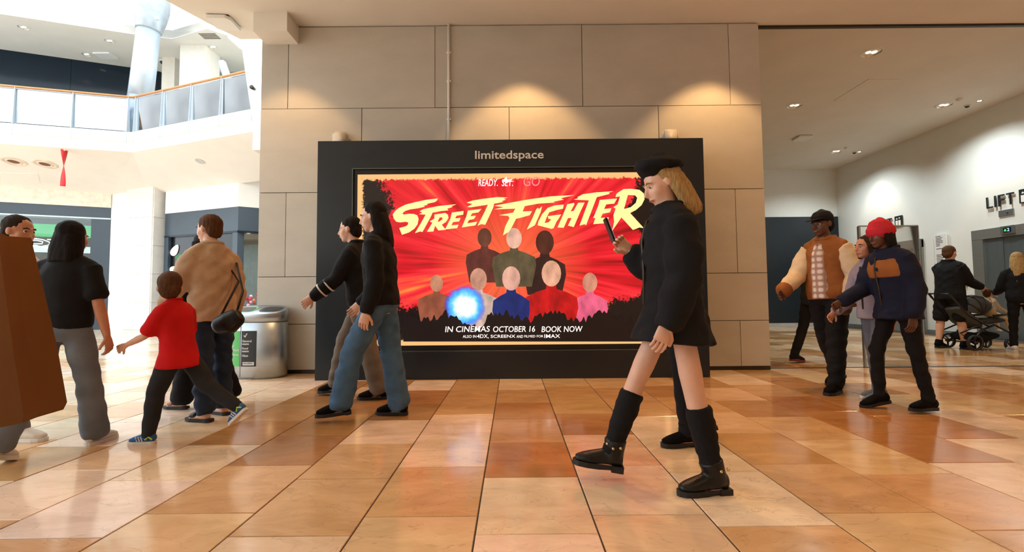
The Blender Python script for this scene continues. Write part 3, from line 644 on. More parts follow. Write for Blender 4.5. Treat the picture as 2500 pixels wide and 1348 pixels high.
def lid_hole(u0, u1, name, m, k=.0):
    """opening on the sloping lid: rounded outline between u0 and u1 (fractions of half width)"""
    bm = bmesh.new()
    pts = []
    for i in range(24):
        t = 2*PI*i/24; cxx = (u0+u1)/2; hw = (u1-u0)/2
        x = BX+BA*(cxx+hw*math.copysign(abs(math.cos(t))**.6, math.cos(t))); y = BY+BB*.62*math.copysign(abs(math.sin(t))**.7, math.sin(t))*(1-.25*abs(cxx+hw*math.cos(t)))
        pts.append((x, y))
    c = V((sum(p[0] for p in pts)/24, sum(p[1] for p in pts)/24))
    lo = [bm.verts.new((c.x+(p[0]-c.x)*(1-k), c.y+(p[1]-c.y)*(1-k), topz(c.y+(p[1]-c.y)*(1-k))+.005)) for p in pts]
    hi = [bm.verts.new((v.co.x, v.co.y, v.co.z+.004+.003*(k > 0))) for v in lo]
    bm.faces.new(hi); bm.faces.new(lo[::-1])
    for i in range(24): bm.faces.new((lo[i], lo[(i+1) % 24], hi[(i+1) % 24], hi[i]))
    return fin(bm, name, m, bn)
GRN = mat('label_green', (84, 178, 92), .4, var=.03); LBK = mat('label_black', (24, 30, 36), .4, var=.05)
lid_hole(-.86, -.08, 'rim', GRN); lid_hole(-.86, -.08, 'opening', BLACK, .2); lid_hole(.08, .86, 'rim', mat('rim_dark', (60, 74, 90), .4)); lid_hole(.08, .86, 'opening', BLACK, .2)
TT = [i*2*PI/4000 for i in range(2000, 4001)]
ARC = [0.]; _pp = [ell(t) for t in TT]
for p, q in zip(_pp[:-1], _pp[1:]): ARC.append(ARC[-1]+math.hypot(q[0]-p[0], q[1]-p[1]))
ARC = np.array(ARC); PPX = np.array([p[0] for p in _pp]); PPY = np.array([p[1] for p in _pp])
S0 = float(np.interp(-3.385, PPX, ARC))       # seam position along the front
def wrap(s, d):   # point at arc length s on the bin's front, d outwards
    x, y = float(np.interp(s, ARC, PPX)), float(np.interp(s, ARC, PPY)); x2, y2 = float(np.interp(s+.002, ARC, PPX)), float(np.interp(s+.002, ARC, PPY))
    t = V((x2-x, y2-y)).normalized(); return x+t.y*d, y-t.x*d
def wrap_patch(s0, s1, z0, z1, d, name, m, parent=bn):
    bm = bmesh.new(); n = max(2, int((s1-s0)/.015)); prev = None
    for i in range(n+1):
        s = s0+(s1-s0)*i/n; o = wrap(s, d); q = wrap(s, -.002)
        r4 = [bm.verts.new((*o, z0)), bm.verts.new((*o, z1)), bm.verts.new((*q, z1)), bm.verts.new((*q, z0))]
        if prev:
            for k in range(4): bm.faces.new((prev[k], r4[k], r4[(k+1) % 4], prev[(k+1) % 4]))
        else: bm.faces.new(r4)
        prev = r4
    bm.faces.new(prev[::-1]); return fin(bm, name, m, parent)
def wrap_text(s, s0, zb, h, m, parent, bold=0.):
    me = text_mesh(s, h/.7, .0005, bold=bold); n = len(me.vertices); co = np.empty(n*3); me.vertices.foreach_get('co', co); co = co.reshape(-1, 3)
    for i in range(n):
        x, y = wrap(s0+co[i, 0], .0035+co[i, 2]); co[i] = (x, y, zb+co[i, 1])
    me.vertices.foreach_set('co', co.ravel()); me.update(); return link('lettering', me, m, parent)
wrap_patch(S0-.003, S0+.003, .03, .69, .001, 'door_gap', BLACK)
g = wrap_patch(S0-.20, S0-.008, .16, .60, .002, 'green_label', GRN); k = wrap_patch(S0+.012, S0+.20, .16, .60, .002, 'black_label', LBK)
for i, s in enumerate(('Paper', 'Plastic', 'Cardboard', 'Aluminium', 'Cans')): wrap_text(s, S0-.185, .462-.056*i+(.018 if i == 4 else 0), .026, LS, g, .0007)
for s, z in (('General', .462), ('waste', .428), ('Food', .372), ('waste', .338), ('Glass', .282)): wrap_text(s, S0+.024, z, .026, LS, k, .0007)
for s0, pr in ((S0-.17, g), (S0+.04, k)):
    bm = bmesh.new(); prv = None
    for (u, v) in ((0, .018), (.012, .026), (.019, .012), (.042, .052), (.05, .047), (.021, -.004)): pass
    pts = [(0, .018), (.008, .026), (.019, .013), (.042, .05), (.05, .044), (.021, -.004)]
    lo = [bm.verts.new((*wrap(s0+u, .003), .522+v)) for u, v in pts]; hi = [bm.verts.new((*wrap(s0+u, .0045), .522+v)) for u, v in pts]
    bm.faces.new(hi); bm.faces.new(lo[::-1])
    for i in range(6): bm.faces.new((lo[i], lo[(i+1) % 6], hi[(i+1) % 6], hi[i]))
    fin(bm, 'tick', LS, pr)
wrap_patch(S0+.035, S0+.175, .175, .215, .003, 'brand_plate', LS, k); t = wrap_text('BULLRING', S0+.045, .19, .017, LBK, k, .0005)
# ------------------------------------------------------------------ atrium side: upper floor, shops, column
UF, UC, FB = 6.2, 10.0, 5.58
A0 = onZ(0, 299, UF); A1 = onZ(325, 323, UF); A2 = onZ(612, 268, UF)
def ext(p, q, d): v = (q-p).normalized(); return q+v*d
A00 = ext(A1, A0, 5.5); A22 = ext(A1, A2, 2.6)
edge = [V((p.x, p.y)) for p in (A00, A1, A22)]
back = [(-4.6, 21), (-24, 21), (-24, 10)]
SLABM = mat('slab_white', (240, 238, 232), .6, var=.02)
s0 = onZ(0, 459, 4.88); s1 = onZ(273, 476, 4.88); sx = s0+(s0-s1).normalized()*5
r1 = onZ(364, 475, 4.88); r2 = onZ(557, 451, 4.88); r2 = r2+(r2-r1).normalized()*6
b = bmesh.new()
def piece(low):   # sloping soffit piece: (x, y, z) underside, flat top
    lo = [b.verts.new(p) for p in low]; hi = [b.verts.new((p[0], p[1], UF-.32)) for p in low]; n = len(low)
    b.faces.new(lo[::-1]); b.faces.new(hi)
    for i in range(n): b.faces.new((lo[i], lo[(i+1) % n], hi[(i+1) % n], hi[i]))
e3 = [V((p.x, p.y, FB)) for p in edge]
_n = (e3[1]-e3[0]).cross(s1-e3[0]); sxp = V((sx.x, sx.y, e3[0].z-(_n.x*(sx.x-e3[0].x)+_n.y*(sx.y-e3[0].y))/_n.z))
piece([e3[0], e3[1], s1, sxp]); piece([e3[1], r1, s1]); piece([e3[1], e3[2], r2, r1])
tag(fin(b, 'balcony_slab', WHITE), 'white plastered balcony edge with sloping soffit above the shops', 'balcony', kind='structure')
SN = (e3[1]-e3[0]).cross(s1-e3[0]).normalized()
if SN.z > 0: SN = -SN
SN2 = (e3[2]-e3[1]).cross(r1-e3[1]).normalized()
if SN2.z > 0: SN2 = -SN2
def onP(px, py, p0, n): d = ray(px, py); return CAM + d*((p0-CAM).dot(n)/d.dot(n))
def frame(p, n):
    x = V((1, 0, 0)); x = (x-n*x.dot(n)).normalized(); y = n.cross(x); m = Matrix((x, y, n)).transposed().to_4x4(); m.translation = p; return m
def off(poly, d):
    out = []
    for i, p in enumerate(poly):
        n = V((0, 0))
        for a, c in ((i-1, i), (i, i+1)):
            if a >= 0 and c < len(poly): t = (poly[c]-poly[a]).normalized(); n += V((t.y, -t.x))
        out.append(p+n.normalized()*d)
    return out
eo = off(edge, .07)
b = bmesh.new(); prism(b, [tuple(p) for p in eo]+back, UF-.32, UF-.02); tag(fin(b, 'balcony_band', SLABM), 'pale stone band along the balcony edge under the railing', 'balcony band', kind='structure')
b = bmesh.new(); prism(b, [tuple(p) for p in off(edge, -.02)]+back, UF-.02, UF); tag(fin(b, 'floor', mat('upper_floor', (206, 200, 188), .4)), kind='structure', label='upper gallery floor')
def railing(p, q, n, label, t0=0., t1=1., gm=None):
    e = empty('balcony_railing', ((p.x+q.x)/2, (p.y+q.y)/2, UF), label, 'railing')
    d = (q-p).normalized(); nr = V((d.y, -d.x)); top = UF+1.09
    def P(t, o, z): r = p.lerp(q, t)+nr*o; return V((r.x, r.y, z))
    bm = bmesh.new(); tube(bm, [P(-.003, .02, top), P(1.003, .02, top)], [(.055, .028)]*2, 12, side=(0, 0, 1) if 0 else tuple((nr.x, nr.y, 0))); fin(bm, 'handrail', WOOD, e, True)
    bm = bmesh.new(); tube(bm, [P(0, .02, top-.05), P(1, .02, top-.05)], [.014]*2, 8); fin(bm, 'under_rail', PAINTSTEEL, e, True)
    ts = [t0+(t1-t0)*i/n for i in range(n+1)]
    for t in ts:
        bm = bmesh.new(); wd = .012/(q-p).length; o0 = .075
        pts = [(o0, UF-.36), (o0+.04, UF-.36), (.06, top-.02), (.0, top-.02), (-.09, UF+.02), (o0-.0, UF-.0)]
        lo = [bm.verts.new(P(t-wd/2, o, z)) for o, z in pts]; hi = [bm.verts.new(P(t+wd/2, o, z)) for o, z in pts]
        bm.faces.new(lo[::-1]); bm.faces.new(hi)
        for i in range(6): bm.faces.new((lo[i], lo[(i+1) % 6], hi[(i+1) % 6], hi[i]))
        fin(bm, 'post', PAINTSTEEL, e)
    for a, c in zip(ts[:-1], ts[1:]):
        bm = bmesh.new(); g = .03/(q-p).length
        vs = [bm.verts.new(P(t, o, z)) for t in (a+g, c-g) for o in (.0, .012) for z in (UF+.02, top-.07)]
        for f in ((0, 1, 3, 2), (4, 6, 7, 5), (0, 4, 5, 1), (2, 3, 7, 6), (0, 2, 6, 4), (1, 5, 7, 3)): bm.faces.new([vs[i] for i in f])
        fin(bm, 'glass_panel', gm or RAILGLASS, e)
railing(edge[0], edge[1], 6, 'glass balcony railing with wooden handrail below the dark upper shop', .03, .985, RAILGLASS2)
railing(edge[1], edge[2], 6, 'glass balcony railing with wooden handrail running to the stone wall', .02, .99)
# upper ceiling and its bulkhead
U = [onZ(*p, UC) for p in ((-300, -12), (335, 85), (420, 95), (505, 70), (620, 108))]
b = bmesh.new(); prism(b, [(p.x, p.y) for p in U]+[(-4.6, 21), (-24, 21)], UC, UC+.3); tag(fin(b, 'ceiling', CEILM), kind='structure', label='upper gallery ceiling with small downlights')
b = bmesh.new()
lo = [b.verts.new((p.x, p.y, UC+.02)) for p in U]; hi = [b.verts.new((p.x, p.y, 12.5)) for p in U]; lo2 = [b.verts.new((p.x, p.y+.25, UC+.02)) for p in U]; hi2 = [b.verts.new((p.x, p.y+.25, 12.5)) for p in U]
for i in range(len(U)-1):
    for q_, r_ in ((lo, hi), (hi, hi2), (hi2, lo2), (lo2, lo)): b.faces.new((q_[i], q_[i+1], r_[i+1], r_[i]))
b.faces.new((lo[0], hi[0], hi2[0], lo2[0])); b.faces.new((lo[-1], lo2[-1], hi2[-1], hi[-1]))
tag(fin(b, 'wall_atrium', WHITE), kind='structure', label='white atrium bulkhead above the upper gallery')
def small_dl(px, py, label): p = onZ(px, py, UC); downlight(p.x, p.y, UC, label, 'upper gallery downlights', 0, r=.16)
for px, py, lb in ((57, 66, 'tiny upper gallery downlight standing apart before the dark upper shop'), (267, 99, 'tiny upper gallery downlight between the silver column and the white ceiling unit'), (211, 132, 'tiny upper gallery downlight right beside the white ceiling unit'),
                   (520, 114, 'tiny upper gallery downlight beside the slatted air vent'), (505, 158, 'tiny upper gallery downlight above the broad pale pier')): small_dl(px, py, lb)
p = onZ(258, 135, UC); mbox('ceiling_hatch', (p.x-.3, p.y-.2, UC-.04), (p.x+.3, p.y+.2, UC+.01), PLASTIC); tag(bpy.data.objects['ceiling_hatch'], 'white rectangular unit on the upper gallery ceiling by the dark shop', 'ceiling unit')
p = onZ(398, 149, UC); e = empty('dome_camera', p, 'small black dome camera on the upper gallery ceiling', 'camera'); bm = bmesh.new(); ball(bm, (p.x, p.y, UC-.05), (.1, .1, .07)); fin(bm, 'dome', BLACK, e, True); bm = bmesh.new(); cyl(bm, (p.x, p.y, UC-.015), .11, .04); fin(bm, 'base', PLASTIC, e)
e = empty('ceiling_vent', onZ(512, 88, UC), 'dark slatted air vent in the upper gallery ceiling', 'vent'); p = onZ(512, 88, UC)
for i in range(4): mbox('slat', (p.x-.28, p.y-.16+i*.09, UC-.012), (p.x+.28, p.y-.11+i*.09, UC+.005), mat('vent_grey', (120, 112, 102), .6), e)
# upper shop: dark fascia, glass front, piers
u0 = onZ(0, 120, UC); u1 = onZ(392, 175, UC); ux = u0+(u0-u1).normalized()*5
us = empty('upper_shop', ((u0.x+u1.x)/2, (u0.y+u1.y)/2, UF), 'upper-floor shop with glossy dark fascia above a bright glass front', 'shop')
def wallseg(p, q, z0, z1, th, name, m, parent, f=0.):
    d = (V((q.x, q.y))-V((p.x, p.y))).normalized(); n = V((d.y, -d.x)); bm = bmesh.new()
    a, c = V((p.x, p.y))+n*f, V((q.x, q.y))+n*f
    prism(bm, [tuple(a), tuple(c), tuple(c-n*th), tuple(a-n*th)], z0, z1); return fin(bm, name, m, parent)
FG = mat('glossy_fascia', (20, 32, 42), .14, var=.06, scale=1.5, spec=.25)
mid = u0.lerp(u1, .42)
wallseg(ux, mid, 7.2, UC, .2, 'fascia_panel', FG, us); wallseg(mid+(u1-u0).normalized()*.01, u1, 7.2, UC, .2, 'fascia_panel', FG, us)
for i in range(5):
    a = ux.lerp(u1, i/5); c = ux.lerp(u1, (i+1)/5-.006); wallseg(a, c, UF, 7.2, .03, 'shop_window', mat('shop_glass_sky_tint', (176, 208, 226), .08, 0, var=.3, scale=1.2), us, -.05)  # opaque panes, the blue sky reflection is put into their colour
wallseg(ux, u1, UF, UF+.1, .1, 'window_sill', PAINTSTEEL, us, .02)
wallseg(ux, u1, 7.14, 7.22, .1, 'transom', BLACK, us, .02)
YG = mat('yellow_green_letter', (196, 206, 96), .5)
pA = u0.lerp(u1, .93)
for r_ in range(2):
    for c_ in range(2):
        pz = UF+1.05-r_*.45; me = text_mesh(('SS', 'ND')[r_][c_], .5, .01, bold=.01)
        d = (u1-u0).normalized(); q = u0.lerp(u1, .90)+d*(.36*c_)+V((d.y, -d.x, 0))*.02
        me.transform(Matrix(((d.x, 0, d.y, q.x), (d.y, 0, -d.x, q.y), (0, 1, 0, pz), (0, 0, 0, 1)))); link('window_letter', me, YG, us)
def pier(px0, px1, Y, z0, z1, m, label):
    a, c = onY(px0, 250, Y), onY(px1, 250, Y); mbox('gallery_pier', (a.x, Y, z0), (c.x, Y+.8, z1), m); o = bpy.data.objects['gallery_pier']; o.name = 'gallery_wall'; return tag(o, label, 'pier', kind='structure')
PIER = mat('pier_beige', (206, 198, 184), .6, var=.04)
pier(393, 424, 16.4, UF, UC, PIER, 'narrow beige pier beside the dark upper fascia'); pier(436, 498, 15.6, UF, UC, mat('pier_pale', (222, 216, 204), .6, var=.03), 'broad pale pier on the upper gallery behind the railing')
b = bmesh.new(); p0, p1 = onY(424, 250, 17.5), onY(640, 250, 17.5); box(b, (p0.x-1, 17.5, UF), (p1.x+1.5, 17.7, UC)); tag(fin(b, 'wall_upper', mat('gallery_grey', (150, 160, 160), .4, var=.08, scale=.8)), kind='structure', label='grey back wall of the upper gallery')
# slanted steel strut behind the railing end
bm = bmesh.new(); a = onY(560, 190, 14.5); c = onY(603, 272, 14.5); tube(bm, [V((a.x-.25, 14.5, a.z+.5)), V((c.x+.1, 14.5, UF))], [.12, .12], 14); tag(fin(bm, 'slanted_strut', PAINTSTEEL, None, True), 'slanted pale strut behind the railing near the stone wall', 'strut')
mbox('planter_box', (onY(520, 270, 15.2).x, 15.2, UF), (onY(600, 270, 15.2).x, 15.6, UF+.62), PIER); tag(bpy.data.objects['planter_box'], 'low beige parapet box behind the gallery railing', 'parapet')
# white return wall between gallery and stone block
b = bmesh.new(); q = [onY(*p, 11.6) for p in ((556, 92), (590, 112), (598, 170), (608, 240), (618, 300))]
outl = [(p.x, p.z) for p in q]+[(q[-1].x, 4.88), (-3.45, 4.88), (-3.45, 9.9), (q[0].x, 9.9)]
prism(b, outl, 0, .5, Matrix(((1, 0, 0, 0), (0, 0, 1, 11.6), (0, 1, 0, 0), (0, 0, 0, 1)))); tag(fin(b, 'wall_return', WHITE), kind='structure', label='white curved return wall at the end of the gallery')
p = onY(622, 219, 11.55); e = empty('security_camera', p, 'small grey camera on the white return wall', 'camera'); mbox('mount', (p.x-.03, 11.48, p.z+.03), (p.x+.03, 11.61, p.z+.09), PLASTIC, e); bm = bmesh.new(); cyl(bm, (p.x, 11.47, p.z), .055, .14, 'Y', 16, .03); fin(bm, 'lens_housing', DARKMET, e, True)
# silver gallery column
e = empty('gallery_column', (-11.8, 14.3, UF), 'silver leaning steel column with flared head rising from the gallery', 'column')
c0 = onY(333, 322, 14.3); c1 = onY(363, 75, 14.3); dv = (c1-c0)
bm = bmesh.new(); tube(bm, [V((c0.x, c0.y, UF)), c0.lerp(c1, .33)], [.345, .34], 28, round_ends=False); fin(bm, 'shaded_lower_shaft', mat('column_shaded', (150, 164, 182), .35, .3), e, True)  # lower shaft; its darker look behind the railing glass is put into the colour
bm = bmesh.new(); tube(bm, [c0.lerp(c1, .32), c1], [.335, .315], 28, round_ends=False); fin(bm, 'shaft', PAINTSTEEL, e, True)
bm = bmesh.new(); u = dv.normalized(); tube(bm, [c1-u*.02, c1+u*.02, c1+u*.35, c1+u*.75, c1+u*1.1, c1+u*1.6], [.33, .35, .43, .49, .47, .38], 28, round_ends=False); cap = fin(bm, 'flared_head', mat('column_head', (160, 168, 174), .4, .4), e, True)
p = onY(383, 45, 13.85); bm = bmesh.new(); ball(bm, p, .06); fin(bm, 'bolt', PAINTSTEEL, cap, True)
# soffit details: round vents, hatch, hanging streamer, joint line
for px, py, lb in ((34, 394, 'round recessed soffit vent next to the balcony edge, farther from the red streamer'), (110, 400, 'round recessed soffit vent nearer the red streamer')):
    p = onP(px, py, e3[0], SN); e = empty('soffit_vent', p, lb, 'vent'); fm = frame(p, SN)
    bm = bmesh.new(); n = 36; R3 = [(.31, .001), (.295, .018), (.235, .02), (.22, .01), (.185, .01), (.17, .026), (.145, .026), (.135, .0)]
    rg = [[bm.verts.new(fm @ V((r*math.cos(2*PI*i/n), r*math.sin(2*PI*i/n), z))) for i in range(n)] for r, z in R3]
    for a, c in zip(rg[:-1], rg[1:]):
        for i in range(n): bm.faces.new((a[i], a[(i+1) % n], c[(i+1) % n], c[i]))
    fin(bm, 'rim', mat('vent_cream', (226, 212, 198), .5), e, True)
    bm = bmesh.new(); cyl(bm, (0, 0, .003), .14, .008); bmesh.ops.transform(bm, matrix=fm, verts=bm.verts[:]); fin(bm, 'throat', mat('vent_brown', (120, 84, 66), .6), e)
p = onP(488, 393, e3[1], SN2); bm = bmesh.new(); cyl(bm, (0, 0, .008), .13, .02); bmesh.ops.transform(bm, matrix=frame(p, SN2), verts=bm.verts[:]); tag(fin(bm, 'soffit_fitting', mat('pale_grey', (196, 200, 200), .5)), 'pale grey flush fitting in the soffit before the dark shop', 'fitting')
q = [onP(*p, e3[0], SN) for p in ((0, 421), (92, 424), (98, 446), (5, 444))]; bm = bmesh.new(); lo = [bm.verts.new(p-SN*.002) for p in q]; hi = [bm.verts.new(p+SN*.008) for p in q]; bm.faces.new(lo); bm.faces.new(hi[::-1]); [bm.faces.new((lo[i], lo[(i+1) % 4], hi[(i+1) % 4], hi[i])) for i in range(4)]; tag(fin(bm, 'soffit_hatch', SLABM), 'flush hatch in the soffit beside the round vents', 'hatch')
p = onP(157, 366, e3[0], SN); RED = mat('red_ribbon', (206, 22, 24), .45, var=.08)
hs = empty('hanging_streamer', p, 'red twisted streamer hanging from the balcony soffit', 'streamer')
bm = bmesh.new(); n = 40; prev = None
for i in range(n+1):
    t = i/n; z = p.z-1.1*t; a = 1.2+t*2.6; wd = .085*(1-.3*t); s = V((math.cos(a), math.sin(a), 0))*wd
    nn = V((-math.sin(a), math.cos(a), 0))*.006
    r4 = [bm.verts.new(V((p.x, p.y, z))+v) for v in (s+nn, s-nn, -s-nn, -s+nn)]
    if prev:
        for k in range(4): bm.faces.new((prev[k], r4[k], r4[(k+1) % 4], prev[(k+1) % 4]))
    else: bm.faces.new(r4)
    prev = r4
bm.faces.new(prev[::-1]); fin(bm, 'ribbon', RED, hs, True)
bm = bmesh.new(); ball(bm, p, .03); fin(bm, 'hook', PLASTIC, hs, True)
# ---- ground floor: shop with green band
b_ = None
def seg(t): return sx.lerp(s1, t)
b = bmesh.new(); d = (s1-s0).normalized(); nrm = V((d.y, -d.x, 0))
SHOP1 = empty('green_band_shop', ((s0.x+s1.x)/2, (s0.y+s1.y)/2, 0), 'ground-floor shop with slate frame, green interior band and neon letters', 'shop')
wallseg(sx, s1, 4.4, 5.02, .5, 'cream_beam', mat('cream_beam', (236, 222, 206), .6), SHOP1, .05)
wallseg(sx, s1, 4.02, 4.4, .3, 'fascia', SLATE, SHOP1)
wallseg(sx, s1, 3.97, 4.02, .34, 'fascia_trim', PAINTSTEEL, SHOP1, .02)
tp = lambda px: V((onY(px, 600, 16.0).x, 0, 0))
wallseg(s1-d*.55, s1, 0, 4.02, .3, 'frame_pillar', SLATE, SHOP1, .01)
wallseg(sx, s1-d*.55, 0, .12, .2, 'sill', SLATE, SHOP1)
for i in range(4):
    a = sx.lerp(s1-d*.55, i/4); c = sx.lerp(s1-d*.55, (i+1)/4-.004); wallseg(a, c, .12, 3.97, .015, 'glass_pane', GLASS, SHOP1, -.06)
DARKIN = mat('shop_interior', (64, 66, 64), .7, var=.35, scale=1.6)
wallseg(sx-nrm*4.2, s1-nrm*4.2+d*2, 0, 4.6, .1, 'rear_wall', DARKIN, SHOP1)
wallseg(sx-nrm*2.0, s1-nrm*2.0, 3.5, 3.98, .1, 'green_band', emit_mat('green_band', (60, 190, 110), .6), SHOP1)
wallseg(sx-nrm*2.6, s1-nrm*2.6, 2.95, 3.2, .1, 'white_strip', emit_mat('shop_strip', (210, 222, 225), .7), SHOP1)
for i in range(4):
    wallseg(sx-nrm*3.4+d*(i*2.4), sx-nrm*3.4+d*(i*2.4+2.0), .3, 2.4, .4, 'display_rack', mat('rack_%d' % i, ((120, 96, 76), (84, 92, 100), (130, 118, 104), (70, 90, 120))[i], .7, var=.6, scale=7, stretch=(1, 1, .5)), SHOP1)
for i, px in enumerate((92, 113, 151)):
    q = s0.lerp(s1, (px+8)/273)-nrm*1.1; bm = bmesh.new(); tube(bm, [V((q.x, q.y, 3.78)), V((q.x+.16, q.y-.1, 3.68))], [.07, .07], 12); fin(bm, 'track_spot', BLACK, SHOP1, True)
NEON = emit_mat('neon_white', (235, 242, 255), 2.2)
def neon(strokes, name):
    bm = bmesh.new()
    for st in strokes:
        pts = []
        for px, py in st:
            dd = ray(px, py); k = ((s0-nrm*.4-CAM).dot(nrm))/dd.dot(nrm); pts.append(CAM+dd*k)
        tube(bm, pts, [.016]*len(pts), 8)
    fin(bm, name, NEON, SHOP1, True)
z5 = lambda l: [(x/4.493, 320+y/4.493) for x, y in l]
neon([z5([(265, 1183), (400, 1180), (480, 1195), (545, 1220), (540, 1250), (470, 1258), (565, 1285), (510, 1287), (400, 1255), (320, 1255), (310, 1285), (265, 1183)]), z5([(305, 1200), (400, 1198), (470, 1215), (460, 1238), (310, 1238), (300, 1200)])], 'neon_letter')
neon([z5([(520, 1190), (580, 1192), (650, 1215)]), z5([(560, 1205), (600, 1222), (655, 1245)])], 'neon_letter')
neon([z5([(-10, 1060), (40, 1045)]), z5([(-10, 1100), (20, 1080), (45, 1072)])], 'neon_letter')
# ---- white pier between the shops
k0, k1 = onZ(305, 805, 0), onZ(365, 806, 0)
b = bmesh.new(); prism(b, [(s1.x, s1.y), (k0.x, k0.y), (k0.x+.2, k0.y+2.2), (s1.x, s1.y+2.2)], 0, 5.3); tag(fin(b, 'wall_pier', WHITE), kind='structure', label='white plastered strip beside the green band shop')
PC = V((k1.x, k1.y)); PL = V((k0.x+.02, k0.y-.1)); PR = V((-12.25, 17.0))
col_o = empty('stone_pier', (PC.x, PC.y, 0), 'white stone-clad pier standing between the two shops', 'pier')
PALE = mat('pale_stone', (226, 224, 218), .55, var=.05, scale=3)
b = bmesh.new(); prism(b, [tuple(PL*.999), tuple(PC*.9995), tuple(PR), tuple(PL+(PR-PC))], 0, 5.2); fin(b, 'core', PALE, col_o)
zz = [0, .95, 1.95, 2.95, 3.95, 5.1]
for a, c in ((PL, PC), (PC, PR)):
    dd = (c-a).normalized(); nn = V((dd.y, -dd.x))
    for z0, z1 in zip(zz[:-1], zz[1:]):
        bm = bmesh.new(); prism(bm, [tuple(a+dd*.004+nn*.03), tuple(c-dd*.004+nn*.03), tuple(c-dd*.004-nn*.01), tuple(a+dd*.004-nn*.01)], z0+.006, z1-.006); fin(bm, 'cladding_panel', PALE, col_o)
# ---- dark shop on the right of the pier
g0 = onZ(404, 520, 4.13); g1 = onY(582, 502, 15.0); g1 = onZ(582, 502, 4.13); g2 = onZ(640, 509, 4.13)
gd = (g1-g0).normalized(); gn = V((gd.y, -gd.x, 0))
SH2 = empty('leaf_window_shop', ((g0.x+g1.x)/2, (g0.y+g1.y)/2, 0), 'dark slate corner shop with leaf decals on its window', 'shop')
for p_, q_ in ((g0, g1), (g1, g2+V((3.5, 1.8, 0)))):
    wallseg(p_, q_, 3.30, 4.13, .3, 'fascia', SLATE, SH2); wallseg(p_, q_, 3.24, 3.30, .3, 'fascia_lip', FG, SH2, .02)
wallseg(g0, g1, 0, .2, .2, 'stall_riser', SLATE, SH2)
for t in (0, 1): q = g0.lerp(g1, t); wallseg(q-gd*(.22 if t else -.0), q+gd*(.0 if t else .2), 0, 3.26, .25, 'frame_post', SLATE, SH2, .01)
wallseg(g0+gd*.2, g1-gd*.22, .2, 3.24, .015, 'glass_pane', GLASS, SH2, -.08)
b = bmesh.new(); prism(b, [(g0.x+.5, g0.y), (g1.x, g1.y), (g2.x+3.5, g2.y+1.8), (-4, 20.9), (-11.4, 20.9)], 4.13, 4.87); fin(b, 'bulkhead', WHITE, SH2)
wallseg(g0-gn*.02, g1-gn*.02, 4.1, 5.1, .05, 'bulkhead_face', WHITE, SH2, .03)
wallseg(g1, g2+V((3.5, 1.8, 0)), 4.1, 5.3, .05, 'bulkhead_face', WHITE, SH2, .03)
wallseg(g0-gn*4+gd*1.5, g1-gn*4+gd*5, 0, 4.1, .1, 'rear_wall', mat('shop2_dark', (40, 46, 46), .6, var=.4, scale=1.5), SH2)
wallseg(g0-gn*1.2+gd*.3, g0-gn*1.2+gd*3.4, .2, 3.0, .05, 'window_backdrop', mat('backdrop_grey', (128, 136, 132), .6, var=.08), SH2)
b = bmesh.new(); q = g0-gn*.4; prism(b, [(q.x+.1, q.y), (g1.x-.1, g1.y+.4), (g1.x+3, g1.y+3), (q.x, q.y+3.5)], 3.4, 3.5); fin(b, 'shop_ceiling', mat('shop_ceiling', (200, 198, 190), .7), SH2)
LEAFW = emit_mat('leaf_white', (246, 240, 232), .25); LEAFG = mat('leaf_green', (34, 120, 72), .5)
def gpt(px, py, o=.0): dd = ray(px, py); k = ((g0+gn*o-CAM).dot(gn))/dd.dot(gn); return CAM+dd*k
for (cx_, cy_, l_, w_, a_, m_) in ((427, 611, 15, 8, 60, LEAFW), (447, 646, 13, 7, 62, LEAFW), (424, 657, 10, 7, 30, LEAFW), (437, 627, 8, 6, 40, LEAFG)):
    bm = bmesh.new(); pts = []
    for i in range(20):
        t = 2*PI*i/20; u_ = math.cos(t)*l_; v_ = math.sin(t)*w_*(1-.35*math.cos(t)); ca, sa = math.cos(rad(a_)), math.sin(rad(a_)); pts.append(gpt(cx_+u_*ca-v_*sa, cy_-u_*sa-v_*ca, -.06))
    f = bm.faces.new([bm.verts.new(p_) for p_ in pts]); r_ = bmesh.ops.extrude_face_region(bm, geom=[f]); bmesh.ops.translate(bm, vec=gn*.006, verts=[v for v in r_['geom'] if isinstance(v, bmesh.types.BMVert)])
    fin(bm, 'leaf_decal', m_, SH2)
a, c = gpt(481, 578, -.3), gpt(480, 610, -.3); bm = bmesh.new(); tube(bm, [a, c], [.03, .03], 8); fin(bm, 'green_light_tube', emit_mat('green_tube', (70, 230, 110), 1.5), SH2, True)
a = gpt(545, 585, -1); bm = bmesh.new(); tube(bm, [a, a+V((.02, 0, -.2))], [.08, .08], 12); fin(bm, 'track_spot', BLACK, SH2, True)
for px, py in ((606, 606), (600, 638), (611, 637)):
    q = onY(px, py, 17.5); bm = bmesh.new(); ball(bm, q, .07); fin(bm, 'ceiling_lamp', emit_mat('shop_lamp', (255, 240, 215), 5), SH2, True)
q = onY(608, 658, 18); mbox('exit_sign', (q.x-.14, 18, q.z-.07), (q.x+.14, 18.04, q.z+.07), emit_mat('exit_green', (50, 200, 110), 1.2), SH2)
